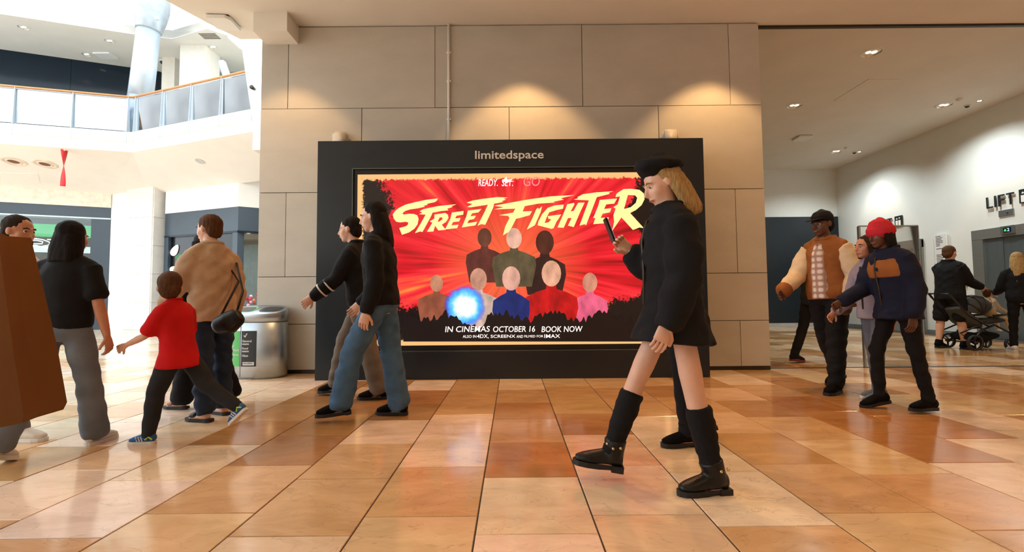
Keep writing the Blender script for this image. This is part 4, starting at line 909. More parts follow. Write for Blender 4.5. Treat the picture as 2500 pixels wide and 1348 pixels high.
# flower display at the dark shop's entrance
fs = empty('flower_stand', (onY(608, 740, 15.2).x, 15.2, 0), 'tiered stand of colourful potted flowers in the dark shop entrance', 'flower stand')
fx = onY(608, 740, 15.2).x
mbox('shelf', (fx-.4, 15.0, .0), (fx+.6, 15.5, .55), mat('stand_wood', (120, 84, 56), .6), fs)
r = random.Random(5)
for i in range(46):
    bm = bmesh.new(); ball(bm, (fx+r.uniform(-.4, .6), 15.1+r.uniform(0, .35), .6+r.uniform(0, .62)), r.uniform(.035, .06), u=8, v=6)
    fin(bm, 'flower', mat('flower_%d' % (i % 6), ((226, 92, 128), (240, 236, 230), (206, 60, 70), (240, 170, 190), (70, 120, 60), (236, 150, 80))[i % 6], .6), fs, True)
q = s1-d*.75-nrm*.3; wallseg(q, q+d*.16, .5, 1.3, .03, 'blue_display', mat('blue_print', (40, 120, 200), .5), SHOP1)
b = bmesh.new(); box(b, (-24, 21, 0), (-3, 21.3, 12)); tag(fin(b, 'wall_far', WARMW), kind='structure', label='far wall behind the shops')
# ------------------------------------------------------------------ people
SKIN_L = mat('skin_light', (226, 178, 152), .5, var=.05, scale=20); SKIN_M = mat('skin_mid', (196, 138, 108), .5, var=.06, scale=20); SKIN_D = mat('skin_dark', (92, 58, 42), .45, var=.08, scale=20)
EYEW = mat('eye_white', (236, 232, 226), .2); IRIS = mat('iris', (40, 28, 22), .2); LIP = mat('lips', (168, 92, 84), .5)
def cloth(name, rgb, var=.14, rough=.85, bump=.25, bs=220): return mat('cloth_'+name, rgb, rough, var=var, scale=7, bump=bump, bscale=bs, spec=.25)
def hairm(name, rgb): return mat('hair_'+name, rgb, .75, var=.4, scale=30, stretch=(6, 6, .6), bump=.6, bscale=60, spec=.15)
H_BLACK = hairm('black', (28, 22, 20)); H_DARK = hairm('dark_brown', (50, 36, 26)); H_BROWN = hairm('brown', (92, 62, 40)); H_BLOND = hairm('blond', (176, 142, 92))

def direction(a, b=0.):   # a forward swing, b sideways (towards +y), both degrees; straight down at 0
    a, b = rad(a), rad(b); return V((math.sin(a)*math.cos(b), math.sin(b), -math.cos(a)*math.cos(b)))

def hand_mesh(wrist, d, palm_n, s, curl, side, grip=False):
    """palm, four fingers of different length with knuckle bends, thumb from the side of the palm"""
    bm = bmesh.new(); d = d.normalized(); n = (palm_n - d*palm_n.dot(d)).normalized(); w_ = d.cross(n)*side   # n: palm faces n, w_: towards the thumb
    p1 = wrist + d*.085*s
    tube(bm, [wrist-d*.01*s, wrist+d*.03*s, p1], [(.027*s, .017*s), (.038*s, .015*s), (.041*s, .013*s)], 10, side=tuple(w_))
    for i, (o, ln) in enumerate(((.030, .074), (.010, .082), (-.010, .076), (-.029, .058))):
        r = (.0088, .009, .0087, .0078)[i]*s; p = p1 + w_*o*s - d*.006*s; pts = [p]; ang = 0
        for k, f in enumerate((.45, .31, .24)):
            ang += rad(curl*(.7, 1.1, .8)[k]); dd = d*math.cos(ang)+n*math.sin(ang)+w_*(o*.8); p = p+dd.normalized()*ln*f*s; pts.append(p)
        tube(bm, pts, [r, r*.98, r*.9, r*.75], 7, side=tuple(w_))
    t0 = wrist+d*.028*s+w_*.026*s; td = (d*.7+w_*.62+n*.35).normalized(); t1 = t0+td*.042*s; t2 = t1+(d*.85+w_*.2+n*.55).normalized()*.034*s
    tube(bm, [t0-td*.012*s, t0, t1, t2], [.013*s, .013*s, .0105*s, .0085*s], 8, side=tuple(n))
    bmesh.ops.recalc_face_normals(bm, faces=bm.faces); me = bpy.data.meshes.new('h'); bm.to_mesh(me); bm.free(); return me

def person(label, loc, yaw, H, pose, fit_, group=None, name='person', root=None, vox=.013, ground=0.):
    """A figure facing local +x. loc: ground position of the stance foot; pose: angles in degrees; fit_: clothing."""
    LOCAL[0] = True
    s = H/1.75; g = fit_.get('girth', 1.)*s
    lean = pose.get('lean', 4); up = V((math.sin(rad(lean)), 0, math.cos(rad(lean)))); fw = V((math.cos(rad(lean)), 0, -math.sin(rad(lean))))
    pel = V((0, 0, .93*s)); child = fit_.get('child', 0)
    sp = lambda d, o=0.: pel + up*(d*s) + fw*(o*s)
    legs = []
    for sd, L in zip((1, -1), pose['legs']):
        hip = pel + V((0, sd*.088*g, -.03*s)); a, k, spl = L[0], L[1], (L[2] if len(L) > 2 else 2)
        kn = hip + direction(a, sd*spl)*(.43*s); an = kn + direction(a-k, sd*spl*.5)*(.42*s); fp = L[3] if len(L) > 3 else 0
        fy = rad(L[4]) if len(L) > 4 else rad(6)*sd
        fd = V((math.cos(rad(fp))*math.cos(fy), math.sin(fy), -math.sin(rad(fp)))).normalized(); legs.append((hip, kn, an, fd))
    # settle on the ground
    low = []
    for hip, kn, an, fd in legs:
        fu = V((0, 0, 1)) - fd*fd.z; fu.normalize(); low += [(an+fd*.17*s-fu*.085*s).z, (an-fd*.06*s-fu*.085*s).z]
    if root is None:
        dz = -min(low); st = legs[0 if pose.get('stance', 'L') == 'L' else 1][2]; sh = V((-st.x, -st.y, dz))
        base = V((loc[0], loc[1], ground)); rl = base
    else: sh = V((0, 0, root[2]-pel.z)); rl = V((root[0], root[1], 0))
    pel = pel+sh; legs = [(a+sh, b_+sh, c+sh, d) for a, b_, c, d in legs]
    E = empty(name, rl, label, 'person', group, rz=rad(yaw))
    sw = fit_.get('shoulder', .168)*s
    arms = []
    for sd, A in zip((1, -1), pose['arms']):
        shd = sp(.428, -.005)+V((0, sd*sw, 0)); el = shd + (direction(A[0], sd*A[1]))*(.285*s)
        inw = A[3] if len(A) > 3 else 0
        fdir = direction(A[0]+A[2], sd*(A[1]*.6-inw)); wr = el+fdir*(.255*s); arms.append((shd, el, wr, fdir))
    hy, hp = pose.get('head', (0, 0)); nk0 = sp(.50, -.005); nk1 = sp(.575, .012)
    HC = sp(.675, .028); hs = s*fit_.get('head', 1.)
    HR = (Matrix.Rotation(rad(hy), 3, 'Z') @ Matrix.Rotation(rad(hp), 3, 'Y'))
    hpnt = lambda x, y, z: HC + HR @ V((x*hs, y*hs, z*hs))
    # ---- body: one continuous surface (slimmer where clothing covers it)
    bm = bmesh.new(); ct = .82 if fit_.get('top') else 1.; sl0 = fit_.get('sleeve', 1.) if fit_.get('top') else 0.; ca = .72 if sl0 >= 1 else 1.; cs = .68 if sl0 > 0 else 1.; cm = .72 if sl0 >= .6 else 1.
    full = fit_.get('trousers') and fit_.get('leg_end', 1.) >= 1; cl = .62 if full else 1.; cth = .75 if fit_.get('trousers') or fit_.get('hem', 0) < -.1 else 1.
    tube(bm, [sp(-.09), sp(0), sp(.12), sp(.27), sp(.38), sp(.46), sp(.52)], [(.13*g*ct, .095*g*ct), (.16*g*ct, .105*g*ct), (.13*g*ct, .09*g*ct), (.148*g*ct, .105*g*ct), (.15*g*ct, .105*g*ct), (.12*g*ct, .08*g*ct), (.062*s, .058*s)], 18)
    tube(bm, [nk0, nk1, sp(.62, .015)], [.06*s, .054*s, .054*s], 14)
    for (shd, el, wr, fd_) in arms:
        tube(bm, [shd.lerp(sp(.43), .3), shd, shd.lerp(el, .45), el, el.lerp(wr, .35), wr, wr+fd_*.012*s], [.05*s*cs, .053*g*cs, .045*g*cm, .037*g*ca, .038*g*ca, .026*s, .025*s], 12)
    for (hip, kn, an, fd_) in legs:
        tube(bm, [hip+V((0, 0, .03*s)), hip.lerp(kn, .3), hip.lerp(kn, .75), kn, kn.lerp(an, .3), kn.lerp(an, .7), an, an-V((0, 0, .02*s))], [.082*g*cth, .078*g*cth, .06*g*cl, .053*g*cl, .055*g*cl, .041*g*cl, .034*s, .034*s], 14)
        fu = (V((0, 0, 1))-fd_*fd_.z).normalized(); tube(bm, [an-fd_*.03*s-fu*.045*s, an+fd_*.06*s-fu*.05*s, an+fd_*.145*s-fu*.062*s], [(.032*s, .03*s), (.038*s, .026*s), (.036*s, .015*s)], 12)
    body = remesh(bm, vox, 3)
    bm = bmesh.new()
    ball(bm, hpnt(-.008, 0, .03), (.097*hs, .077*hs, .092*hs), HR); ball(bm, hpnt(.022, 0, -.035), (.072*hs, .063*hs, .082*hs), HR); ball(bm, hpnt(.055, 0, -.092), (.03*hs, .034*hs, .025*hs), HR)
    ball(bm, hpnt(.072, 0, .018), (.026*hs, .05*hs, .014*hs), HR); ball(bm, hpnt(.045, .03, -.028), (.04*hs, .036*hs, .04*hs), HR, 12, 8); ball(bm, hpnt(.045, -.03, -.028), (.04*hs, .036*hs, .04*hs), HR, 12, 8)
    tube(bm, [hpnt(.088, 0, .01), hpnt(.100, 0, -.012), hpnt(.112, 0, -.032), hpnt(.094, 0, -.04)], [.009*hs, .011*hs, .0135*hs, .014*hs], 8)
    ball(bm, hpnt(.088, 0, -.066), (.014*hs, .026*hs, .012*hs), HR, 10, 8)
    for sd in (1, -1): ball(bm, hpnt(-.005, sd*.078, -.005), (.02*hs, .01*hs, .031*hs), HR, 10, 8)
    tube(bm, [sp(.56, .005), HC-up*.05*s], [.053*s, .056*s], 14)
    head = remesh(bm, .0075*max(hs, .7), 2)
    hm = []
    for i, (shd, el, wr, fd_) in enumerate(arms):
        sd = 1 if i == 0 else -1; pn = V((0, -sd, 0)) if not pose.get('palm') else V(pose['palm'][i])
        if abs(fd_.normalized().dot(pn)) > .95: pn = V((1, 0, 0))
        hm.append(hand_mesh(wr, fd_, pn, s, pose.get('curl', (28, 28))[i], sd))
    bmesh_ = merge([body, head]+hm, 'body'); skin_ = fit_.get('skin', SKIN_L); bo = link('body', bmesh_, skin_, E, True)
    # ---- face
    for sd in (1, -1):
        bm = bmesh.new(); c = hpnt(.0765, sd*.032, .0); ball(bm, c, .0105*hs, HR, 12, 8)
        me = bpy.data.meshes.new('eye'); bm.to_mesh(me); bm.free(); me.materials.append(EYEW); me.materials.append(IRIS)
        fx = HR @ V((1, 0, 0))
        for p in me.polygons:
            if (p.center-c).normalized().dot(fx) > .62: p.material_index = 1
        link('eye', me, None, E, True)
        bm = bmesh.new(); tube(bm, [hpnt(.092, sd*.014, .022), hpnt(.09, sd*.032, .028), hpnt(.078, sd*.052, .021)], [.0045*hs, .0055*hs, .003*hs], 6); fin(bm, 'eyebrow', fit_.get('hair_m', H_DARK), E, True)
    bm = bmesh.new(); tube(bm, [hpnt(.092, .022, -.068), hpnt(.1015, 0, -.066), hpnt(.092, -.022, -.068)], [.003*hs, .006*hs, .003*hs], 6); fin(bm, 'lips', LIP, E, True)
    # ---- hair
    hm_ = fit_.get('hair_m', H_DARK); style = fit_.get('hair', 'short')
    if style:
        bm = bmesh.new()
        ball(bm, hpnt(-.022, 0, .046), (.098*hs, .086*hs, .092*hs), HR, 18, 12); ball(bm, hpnt(-.055, 0, -.01), (.058*hs, .078*hs, .08*hs), HR)
        if style == 'long':
            for sd in (1, -1): tube(bm, [hpnt(-.035, sd*.072, .03), hpnt(-.045, sd*.08, -.06), hpnt(-.055, sd*.082, -.15), hpnt(-.07, sd*.08, -.22)], [(.022*hs, .04*hs), (.024*hs, .045*hs), (.024*hs, .045*hs), (.014*hs, .03*hs)], 10)
            tube(bm, [hpnt(-.08, 0, .0), hpnt(-.1, 0, -.1), hpnt(-.11, 0, -.2), hpnt(-.115, 0, -fit_.get('hairlen', .3))], [(.08*hs, .04*hs), (.09*hs, .035*hs), (.085*hs, .03*hs), (.06*hs, .016*hs)], 14)
        if style == 'pony': tube(bm, [hpnt(-.1, 0, .06), hpnt(-.14, 0, .03), hpnt(-.145, 0, -.08), hpnt(-.13, 0, -.2), hpnt(-.125, 0, -.27)], [.03*hs, .035*hs, .045*hs, .04*hs, .02*hs], 12)
        if style == 'bob':
            for sd in (1, -1): tube(bm, [hpnt(0, sd*.075, .03), hpnt(-.01, sd*.085, -.05), hpnt(-.02, sd*.08, -.11)], [(.02*hs, .045*hs)]*3, 10)
            tube(bm, [hpnt(-.075, 0, .0), hpnt(-.085, 0, -.12)], [(.08*hs, .04*hs), (.07*hs, .03*hs)], 14)
        me = remesh(bm, .009*max(hs, .7), 2); wrinkle(me, .0028*hs, (70, 70, 10), 1.); link('hair', me, hm_, E, True)
    if fit_.get('beard'):
        bm = bmesh.new(); ball(bm, hpnt(.042, 0, -.078), (.05*hs, .06*hs, .05*hs), HR); ball(bm, hpnt(.062, 0, -.1), (.036*hs, .04*hs, .026*hs), HR)
        me = remesh(bm, .008, 2); wrinkle(me, .002, (90, 90, 60)); link('beard', me, fit_.get('hair_m'), E, True)
    hat = fit_.get('hat')
    if hat:
        kind, hmat = hat; bm = bmesh.new()
        if kind == 'cap':
            tube(bm, [hpnt(-.012, 0, .05), hpnt(-.012, 0, .08), hpnt(-.012, 0, .12), hpnt(-.012, 0, .142)], [(.092*hs, .11*hs), (.09*hs, .107*hs), (.068*hs, .08*hs), (.02*hs, .025*hs)], 20)
            me = remesh(bm, .009, 2); link('cap_crown', me, hmat, E, True)
            bm = bmesh.new(); tube(bm, [hpnt(.06, 0, .056), hpnt(.12, 0, .05), hpnt(.165, 0, .04)], [(.085*hs, .006*hs), (.078*hs, .006*hs), (.04*hs, .004*hs)], 16, side=tuple(HR @ V((0, 1, 0)))); fin(bm, 'cap_visor', hmat, E, True)
        elif kind == 'beanie':
            tube(bm, [hpnt(-.012, 0, .02), hpnt(-.015, 0, .07), hpnt(-.02, 0, .125), hpnt(-.03, 0, .155)], [(.095*hs, .115*hs), (.094*hs, .113*hs), (.07*hs, .085*hs), (.025*hs, .03*hs)], 20)
            me = remesh(bm, .009, 2); wrinkle(me, .002, (120, 120, 8)); link('beanie_crown', me, hmat, E, True)
            bm = bmesh.new(); tube(bm, [hpnt(-.012, 0, .015), hpnt(-.012, 0, .06)], [(.101*hs, .121*hs), (.1*hs, .12*hs)], 24); me = remesh(bm, .009, 2); wrinkle(me, .0015, (150, 150, 1)); link('beanie_cuff', me, hmat, E, True)
        elif kind == 'beret':
            tube(bm, [hpnt(-.01, 0, .065), hpnt(-.015, 0, .09), hpnt(-.03, .01, .12), hpnt(-.035, .012, .14)], [(.09*hs, .108*hs), (.12*hs, .135*hs), (.115*hs, .125*hs), (.05*hs, .055*hs)], 24)
            me = remesh(bm, .009, 3); wrinkle(me, .003, (30, 30, 30)); link('beret', me, hmat, E, True)
    # ---- lower clothing
    tr = fit_.get('trousers'); hem = fit_.get('leg_end', 1.0)
    if tr:
        bm = bmesh.new(); f = fit_.get('flare', (.088, .068, .058)); e_ = .012*s
        tube(bm, [sp(.10), sp(0), sp(-.06)], [(.125*g+e_, .085*g+e_), (.16*g+e_, .108*g+e_), (.155*g+e_, .11*g+e_)], 18)
        for (hip, kn, an, fd_) in legs:
            if hem >= 1: pts = [hip+V((0, 0, .01*s)), hip.lerp(kn, .35), kn, kn.lerp(an, .5), an+(an-kn).normalized()*.02*s*(hem > 1)]; rs = [.08*g+e_*.5, f[0]*g, f[1]*g, (f[1]+f[2])/2*g, f[2]*g]
            else: pts = [hip+V((0, 0, .04*s)), hip.lerp(kn, .5), hip.lerp(kn, hem*1.3 if hem < .8 else 1)]; rs = [.09*g+e_, f[0]*g, f[1]*g]
            tube(bm, pts, rs, 16)
        me = remesh(bm, vox*.95, 3); wrinkle(me, fit_.get('wr', .004)*s, (16, 16, 26), H); link('trousers' if hem >= 1 else 'shorts', me, tr, E, True)
    sk = fit_.get('skirt')
    # ---- upper clothing
    tp = fit_.get('top')
    if tp:
        bm = bmesh.new(); e_ = fit_.get('thick', .016)*s; hemd = fit_.get('hem', -.06); dep = fit_.get('hem_r', (.175, .125))
        pts = [sp(.545, -.005), sp(.50, -.005), sp(.45), sp(.36), sp(.25), sp(.12), sp(0)]; rs = [(.058*s+e_, .056*s+e_), (.088*s+e_, .066*s+e_), (.142*g+e_*.6, .086*g+e_), (.17*g+e_, .108*g+e_), (.156*g+e_, .108*g+e_), (.155*g+e_, .106*g+e_), (.168*g+e_, .115*g+e_)]
        if hemd < -.02:
            n_ = max(1, int(-hemd/.15))
            for k in range(1, n_+1):
                t = k/n_; q = pel+V((0, 0, hemd*t*s))+up*0; rs.append((( .165*g+e_)*(1-t)+dep[0]*g*t, (.112*g+e_)*(1-t)+dep[1]*g*t)); pts.append(q+V((fit_.get('hem_x', 0)*t*s, 0, 0)))
        tube(bm, pts, rs, 20, round_ends=False)
        sl = fit_.get('sleeve', 1.); smat = fit_.get('sleeve_m'); sb = [bmesh.new(), bmesh.new()] if smat else [bm, bm]
        for i, (shd, el, wr, fd_) in enumerate(arms):
            sr = fit_.get('sleeve_r', 1.)
            if sl >= 1: P_ = [shd.lerp(sp(.41), .4), shd, shd.lerp(el, .5), el, el.lerp(wr, .5), wr-fd_*.01*s]; r_ = [.052*s+e_, .054*g+e_*.8, .05*g*sr+e_, .044*g*sr+e_, .04*g*sr+e_, .03*g+e_]
            elif sl > 0: P_ = [shd.lerp(sp(.41), .4), shd, shd.lerp(el, sl)]; r_ = [.052*s+e_, .054*g+e_*.8, .056*g+e_]
            else: P_ = None
            if P_: tube(sb[i], P_, r_, 14)
            sd = 1 if i == 0 else -1; tube(bm, [sp(.515)+V((0, sd*.03*s, 0)), sp(.475)+V((0, sd*.095*s, 0)), shd+V((0, 0, .012*s))], [.04*s+e_*.7, .044*s+e_*.7, .046*s+e_*.7], 12)
        me = remesh(bm, vox*.95, 3); wrinkle(me, fit_.get('wr', .004)*s, (13, 17, 21), H*3); link(fit_.get('top_name', 'jacket'), me, tp, E, True)
        if smat:
            for q in sb: me = remesh(q, vox*.95, 3); wrinkle(me, .004*s, (20, 20, 26), H); link('sleeve', me, smat, E, True)
            for (shd, el, wr, fd_) in arms:
                bm = bmesh.new(); tube(bm, [wr-fd_*.035*s, wr+fd_*.012*s], [.04*g+e_]*2, 14); fin(bm, 'cuff', fit_.get('cuff_m', tp), E, True)
    if tp:
        bm = bmesh.new(); nr_ = 16; cr = .06*s+fit_.get('thick', .016)*s*.9; thk = (.016 if fit_.get('thick', .016) > .02 else .008)*s
        ringp = [sp(.545, -.004)+fw*(cr*.97*math.cos(2*PI*k/nr_))+V((0, cr*math.sin(2*PI*k/nr_), 0))-up*(.02*s*(math.cos(2*PI*k/nr_) > .3)) for k in range(nr_+1)]
        tube(bm, ringp, [(thk, thk*.8)]*(nr_+1), 8, side=tuple(up), round_ends=False); fin(bm, 'collar', tp, E, True)
        if fit_.get('thick', .016) > .02 and not fit_.get('noflap'):
            bm = bmesh.new(); q = [sp(.47, .118*g/s*1.0), sp(.36, (.112*g/s)+fit_['thick']), sp(.2, (.108*g/s)+fit_['thick']), sp(.02, (.114*g/s)+fit_['thick'])]
            tube(bm, q, [(.009*s, .008*s)]*4, 6); fin(bm, 'zip', DARKMET, E, True)
    for ex in fit_.get('extra', []): ex(E, sp, pel, legs, arms, s, g, up, fw, hpnt)
    # ---- footwear
    sh_ = fit_.get('shoes')
    if sh_:
        kind, um, sm = sh_[:3]
        for i, (hip, kn, an, fd_) in enumerate(legs):
            fu = (V((0, 0, 1))-fd_*fd_.z).normalized(); fs_ = fu.cross(fd_)
            P = lambda x, y, z: an + fd_*(x*s) + fs_*(y*s) + fu*((z-.085)*s)
            k_ = 1.0
            outl = [(-.075, .0), (-.07, .024), (-.045, .034), (.0, .034), (.06, .04), (.12, .046), (.165, .038), (.19, .02), (.197, 0)]; full = outl+[(x, -y) for x, y in outl[-2:0:-1]]
            bm = bmesh.new(); hl = .03 if kind in ('boot', 'shoe') else 0; th = .028 if kind != 'sandal' else .022
            lo = [bm.verts.new(P(x*1.02, y*1.02, 0 if (x < -.01 or x > .05 or not hl) else .012)) for x, y in full]; hi = [bm.verts.new(P(x*1.02, y*1.02, th)) for x, y in full]
            bm.faces.new(lo[::-1]); bm.faces.new(hi); n = len(full)
            for j in range(n): bm.faces.new((lo[j], lo[(j+1) % n], hi[(j+1) % n], hi[j]))
            me = bpy.data.meshes.new('sole'); bmesh.ops.recalc_face_normals(bm, faces=bm.faces); bm.to_mesh(me); bm.free()
            bm = bmesh.new()
            if kind == 'sandal':
                tube(bm, [P(.075, 0, .05), P(.125, 0, .042)], [(.046*s, .03*s), (.044*s, .024*s)], 14, side=tuple(fs_))
            else:
                tube(bm, [P(-.055, 0, .06), P(-.01, 0, .062), P(.04, 0, .06), P(.095, 0, .05), P(.14, 0, .042), P(.178, 0, .036)], [(.036*s, .045*s), (.039*s, .048*s), (.042*s, .046*s), (.047*s, .038*s), (.046*s, .03*s), (.03*s, .02*s)], 16, side=tuple(fs_))
                top = {'sneaker': .105, 'shoe': .09, 'boot': .17, 'high': .14}.get(kind, .1)
                a_ = P(-.018, 0, .05); b__ = an+(kn-an).normalized()*((top-.085)*s)
                tube(bm, [a_, b__], [.05*s, (.047 if kind != 'boot' else .062)*s], 14, round_ends=False)
            up_me = remesh(bm, .009, 2); uo = link('shoe', up_me, um, E, True); link('sole', me, sm, uo)
            if kind in ('sneaker', 'shoe', 'high') :
                bm = bmesh.new()
                for q in range(4): tube(bm, [P(.035+.02*q, .02, .1-.011*q), P(.04+.02*q, 0, .107-.011*q), P(.035+.02*q, -.02, .1-.011*q)], [.003*s]*3, 6)
                fin(bm, 'lace', sh_[3] if len(sh_) > 3 else sm, uo, True)
            if len(sh_) > 4: sh_[4](P, uo, s, i)
    LOCAL[0] = False
    E['skeleton'] = 0; del E['skeleton']
    return E, dict(arms=arms, legs=legs, sp=sp, pel=pel, mw=Matrix.LocRotScale(E.location, E.rotation_euler, None))
def foot(px, py): p = onZ(px, py, 0); return (p.x, p.y)
C_BLACK = cloth('black', (20, 20, 22)); C_CHAR = cloth('charcoal', (40, 42, 46)); C_NAVY = cloth('navy', (24, 30, 52)); C_JEAN = cloth('jeans', (74, 106, 138), .22); C_DJEAN = cloth('dark_jeans', (38, 52, 74), .2)
C_GREYJ = cloth('grey_jeans', (112, 120, 132), .2); C_RED = cloth('red', (204, 20, 22), .1); C_BEIGE = cloth('beige', (196, 168, 138), .12); C_WHITE = cloth('white', (226, 222, 216), .05); C_LAV = cloth('lavender', (150, 144, 160), .12)
C_BROWN = cloth('brown', (150, 92, 46), .15); C_CREAM = cloth('cream', (224, 200, 164), .08); C_PLAID = cloth('pale_plaid', (214, 196, 184), .25); C_TAUPE = cloth('taupe', (120, 110, 98), .18); C_GREY = cloth('grey', (104, 112, 122), .15)
L_BLACK = mat('black_leather', (14, 14, 16), .38, spec=.35, var=.15, bump=.15, bscale=120); SUEDE = mat('black_suede', (16, 15, 16), .9, spec=.1, bump=.2, bscale=300); RUB = mat('rubber_black', (26, 26, 28), .6); RUBW = mat('rubber_white', (228, 226, 220), .5)
W_SH = mat('white_canvas', (222, 216, 204), .6); BLUE_SH = mat('blue_mesh', (26, 96, 160), .6, bump=.2, bscale=300); YEL = mat('neon_yellow', (206, 230, 40), .5)
def walk(f=22, fk=6, b=-20, bk=18, front='L', fp=(0, 25)):
    A = (f, fk, 1.5, fp[0]); B = (b, bk, 1.5, fp[1]); return (A, B) if front == 'L' else (B, A)
def strap_bag(E_lab): pass

# 1 bearded man at the frame's edge
person('person with short dark hair and beard in white top, walking past the green band shop', foot(48, 1078), 8, 1.62,
       dict(legs=walk(16, 4, -16, 14, 'R', (0, 18)), arms=((12, 6, 20), (-14, 8, 15)), stance='R', lean=2, head=(-6, 2)),
       dict(top=C_WHITE, sleeve=.7, top_name='tee', hem=-.16, trousers=C_TAUPE, hair='short', hair_m=H_DARK, beard=1, skin=SKIN_M, shoes=('sneaker', W_SH, RUBW)))
# 2 long-haired walker seen from behind
def keys(E, sp, pel, legs, arms, s, g, up, fw, hp):
    bm = bmesh.new(); w = arms[0][2]; ball(bm, w+arms[0][3]*.1+V((.02, .02, -.03)), (.012, .006, .045)); fin(bm, 'key_fob', PLASTIC, E, True)
person('person with long dark hair in black T-shirt and grey flared jeans, seen from behind', foot(232, 1084), 96, 1.52,
       dict(legs=((-14, 16, 4, 20), (12, 3, 4, 0)), arms=((6, 14, 10), (-4, 16, 12)), stance='R', lean=2),
       dict(top=C_BLACK, sleeve=.75, top_name='tee', hem=-.03, hem_r=(.17, .118), trousers=C_GREYJ, flare=(.088, .074, .086), hair='long', hairlen=.2, hair_m=H_BLACK, skin=SKIN_M, shoes=('sneaker', W_SH, RUBW), girth=1.06, extra=[keys]))
# 3 child in red
def trefoil(P, uo, s, i):
    for q in range(3):
        bm = bmesh.new()
        for sd in (1, -1): tube(bm, [P(.03+.026*q, sd*.043, .032), P(.05+.026*q, sd*.036, .075)], [.006*s, .006*s], 6)
        fin(bm, 'stripe', RUBW, uo, True)
    bm = bmesh.new(); tube(bm, [P(-.06, .036, .05), P(-.03, .044, .08), P(0, .044, .05)], [.008*s]*3, 6); tube(bm, [P(-.06, -.036, .05), P(-.03, -.044, .08), P(0, -.044, .05)], [.008*s]*3, 6); fin(bm, 'yellow_trim', YEL, uo, True)
person('small child in bright red T-shirt, dark trousers and blue trainers', foot(362, 1083), 176, 1.17,
       dict(legs=((20, 12, 2, 0), (-34, 22, 2, 42)), arms=((28, 8, 38, 8), (4, 12, 30)), stance='L', lean=8, head=(-50, 0)),
       dict(top=C_RED, sleeve=.85, top_name='tee', hem=-.17, hem_r=(.215, .185), thick=.0199, trousers=C_CHAR, flare=(.095, .08, .06), hair='short', hair_m=H_BROWN, shoes=('sneaker', BLUE_SH, RUBW, RUBW, trefoil), head=1.32, girth=1.08, skin=SKIN_L))
# 4 adult in beige jacket
def sand(E, *a): pass
_b4, bi = person('person in loose beige jacket and dark jeans with black slide sandals', foot(500, 1030), 158, 1.70,
       dict(legs=((-5, 3, 2, 0), (2, 5, 2, 0)), arms=((22, 8, 26, 4), (-10, 8, 24)), stance='L', lean=4, head=(12, 4)),
       dict(top=C_BEIGE, sleeve=1., hem=-.14, hem_r=(.205, .16), thick=.028, trousers=C_DJEAN, flare=(.092, .078, .072), hair='short', hair_m=H_BROWN, shoes=('sandal', RUB, RUB), wr=.009, sleeve_r=1.1, shoulder=.168))
# 5 person in black behind
person('person in black flared trousers and sandals half hidden behind the beige jacket', foot(564, 990), 165, 1.60,
       dict(legs=((10, 4, 3, 0), (-12, 8, 3, 12)), arms=((4, 8, 15), (-10, 10, 30)), stance='R', lean=2),
       dict(top=C_BLACK, sleeve=1., hem=-.1, hem_r=(.19, .14), thick=.024, trousers=C_BLACK, flare=(.09, .075, .1), hair='bob', hair_m=H_BLACK, shoes=('sandal', mat('tan_strap', (150, 110, 84), .6), RUB)))
# 6 walker in blue jeans
person('person in black jacket and blue jeans striding past the screen edge', foot(974, 1013), 180, 1.79,
       dict(legs=((28, 16, 1, 4), (-7, 2, 1, 0)), arms=((-6, 6, 20), (10, 8, 34)), stance='R', lean=4, head=(0, 8)),
       dict(top=C_BLACK, sleeve=1., hem=-.05, thick=.026, hem_r=(.19, .14), trousers=C_JEAN, flare=(.098, .088, .092), hair='long', hairlen=.26, hair_m=H_BLACK, shoes=('shoe', SUEDE, RUB), wr=.006,
            extra=[lambda E, sp, pel, legs, arms, s, g, up, fw, hp: fin((lambda bm: (tube(bm, [sp(.22, .118), sp(.22, .09)+V((0, -.11, 0)), sp(.22, 0)+V((0, -.178, 0)), sp(.22, -.1)+V((0, -.11, 0))], [.012]*4, 8), bm)[1])(bmesh.new()), 'reflective_stripe', PLASTIC, E, True)]))
# 7 companion with striped sleeves
def stripes(E, sp, pel, legs, arms, s, g, up, fw, hp):
    for (shd, el, wr, fd_) in arms:
        for a, c, t in ((shd, el, .35), (shd, el, .6), (el, wr, .3), (el, wr, .6)):
            p = a.lerp(c, t); d = (c-a).normalized(); bm = bmesh.new(); tube(bm, [p-d*.007, p+d*.007], [.071*s]*2, 14, round_ends=False); fin(bm, 'sleeve_stripe', PLASTIC, E, True)
person('person in black striped-sleeve jacket and taupe trousers beside the blue jeans walker', foot(925, 975), 180, 1.84,
       dict(legs=((-12, 3, 1, 0), (26, 14, 1, 4)), arms=((26, 6, 26), (-22, 8, 18)), stance='L', lean=8, head=(0, 4)),
       dict(top=C_BLACK, sleeve=1., hem=-.08, thick=.026, trousers=C_TAUPE, flare=(.1, .09, .085), hair='short', hair_m=H_BLACK, shoes=('shoe', SUEDE, RUB), skin=SKIN_L, extra=[stripes]))
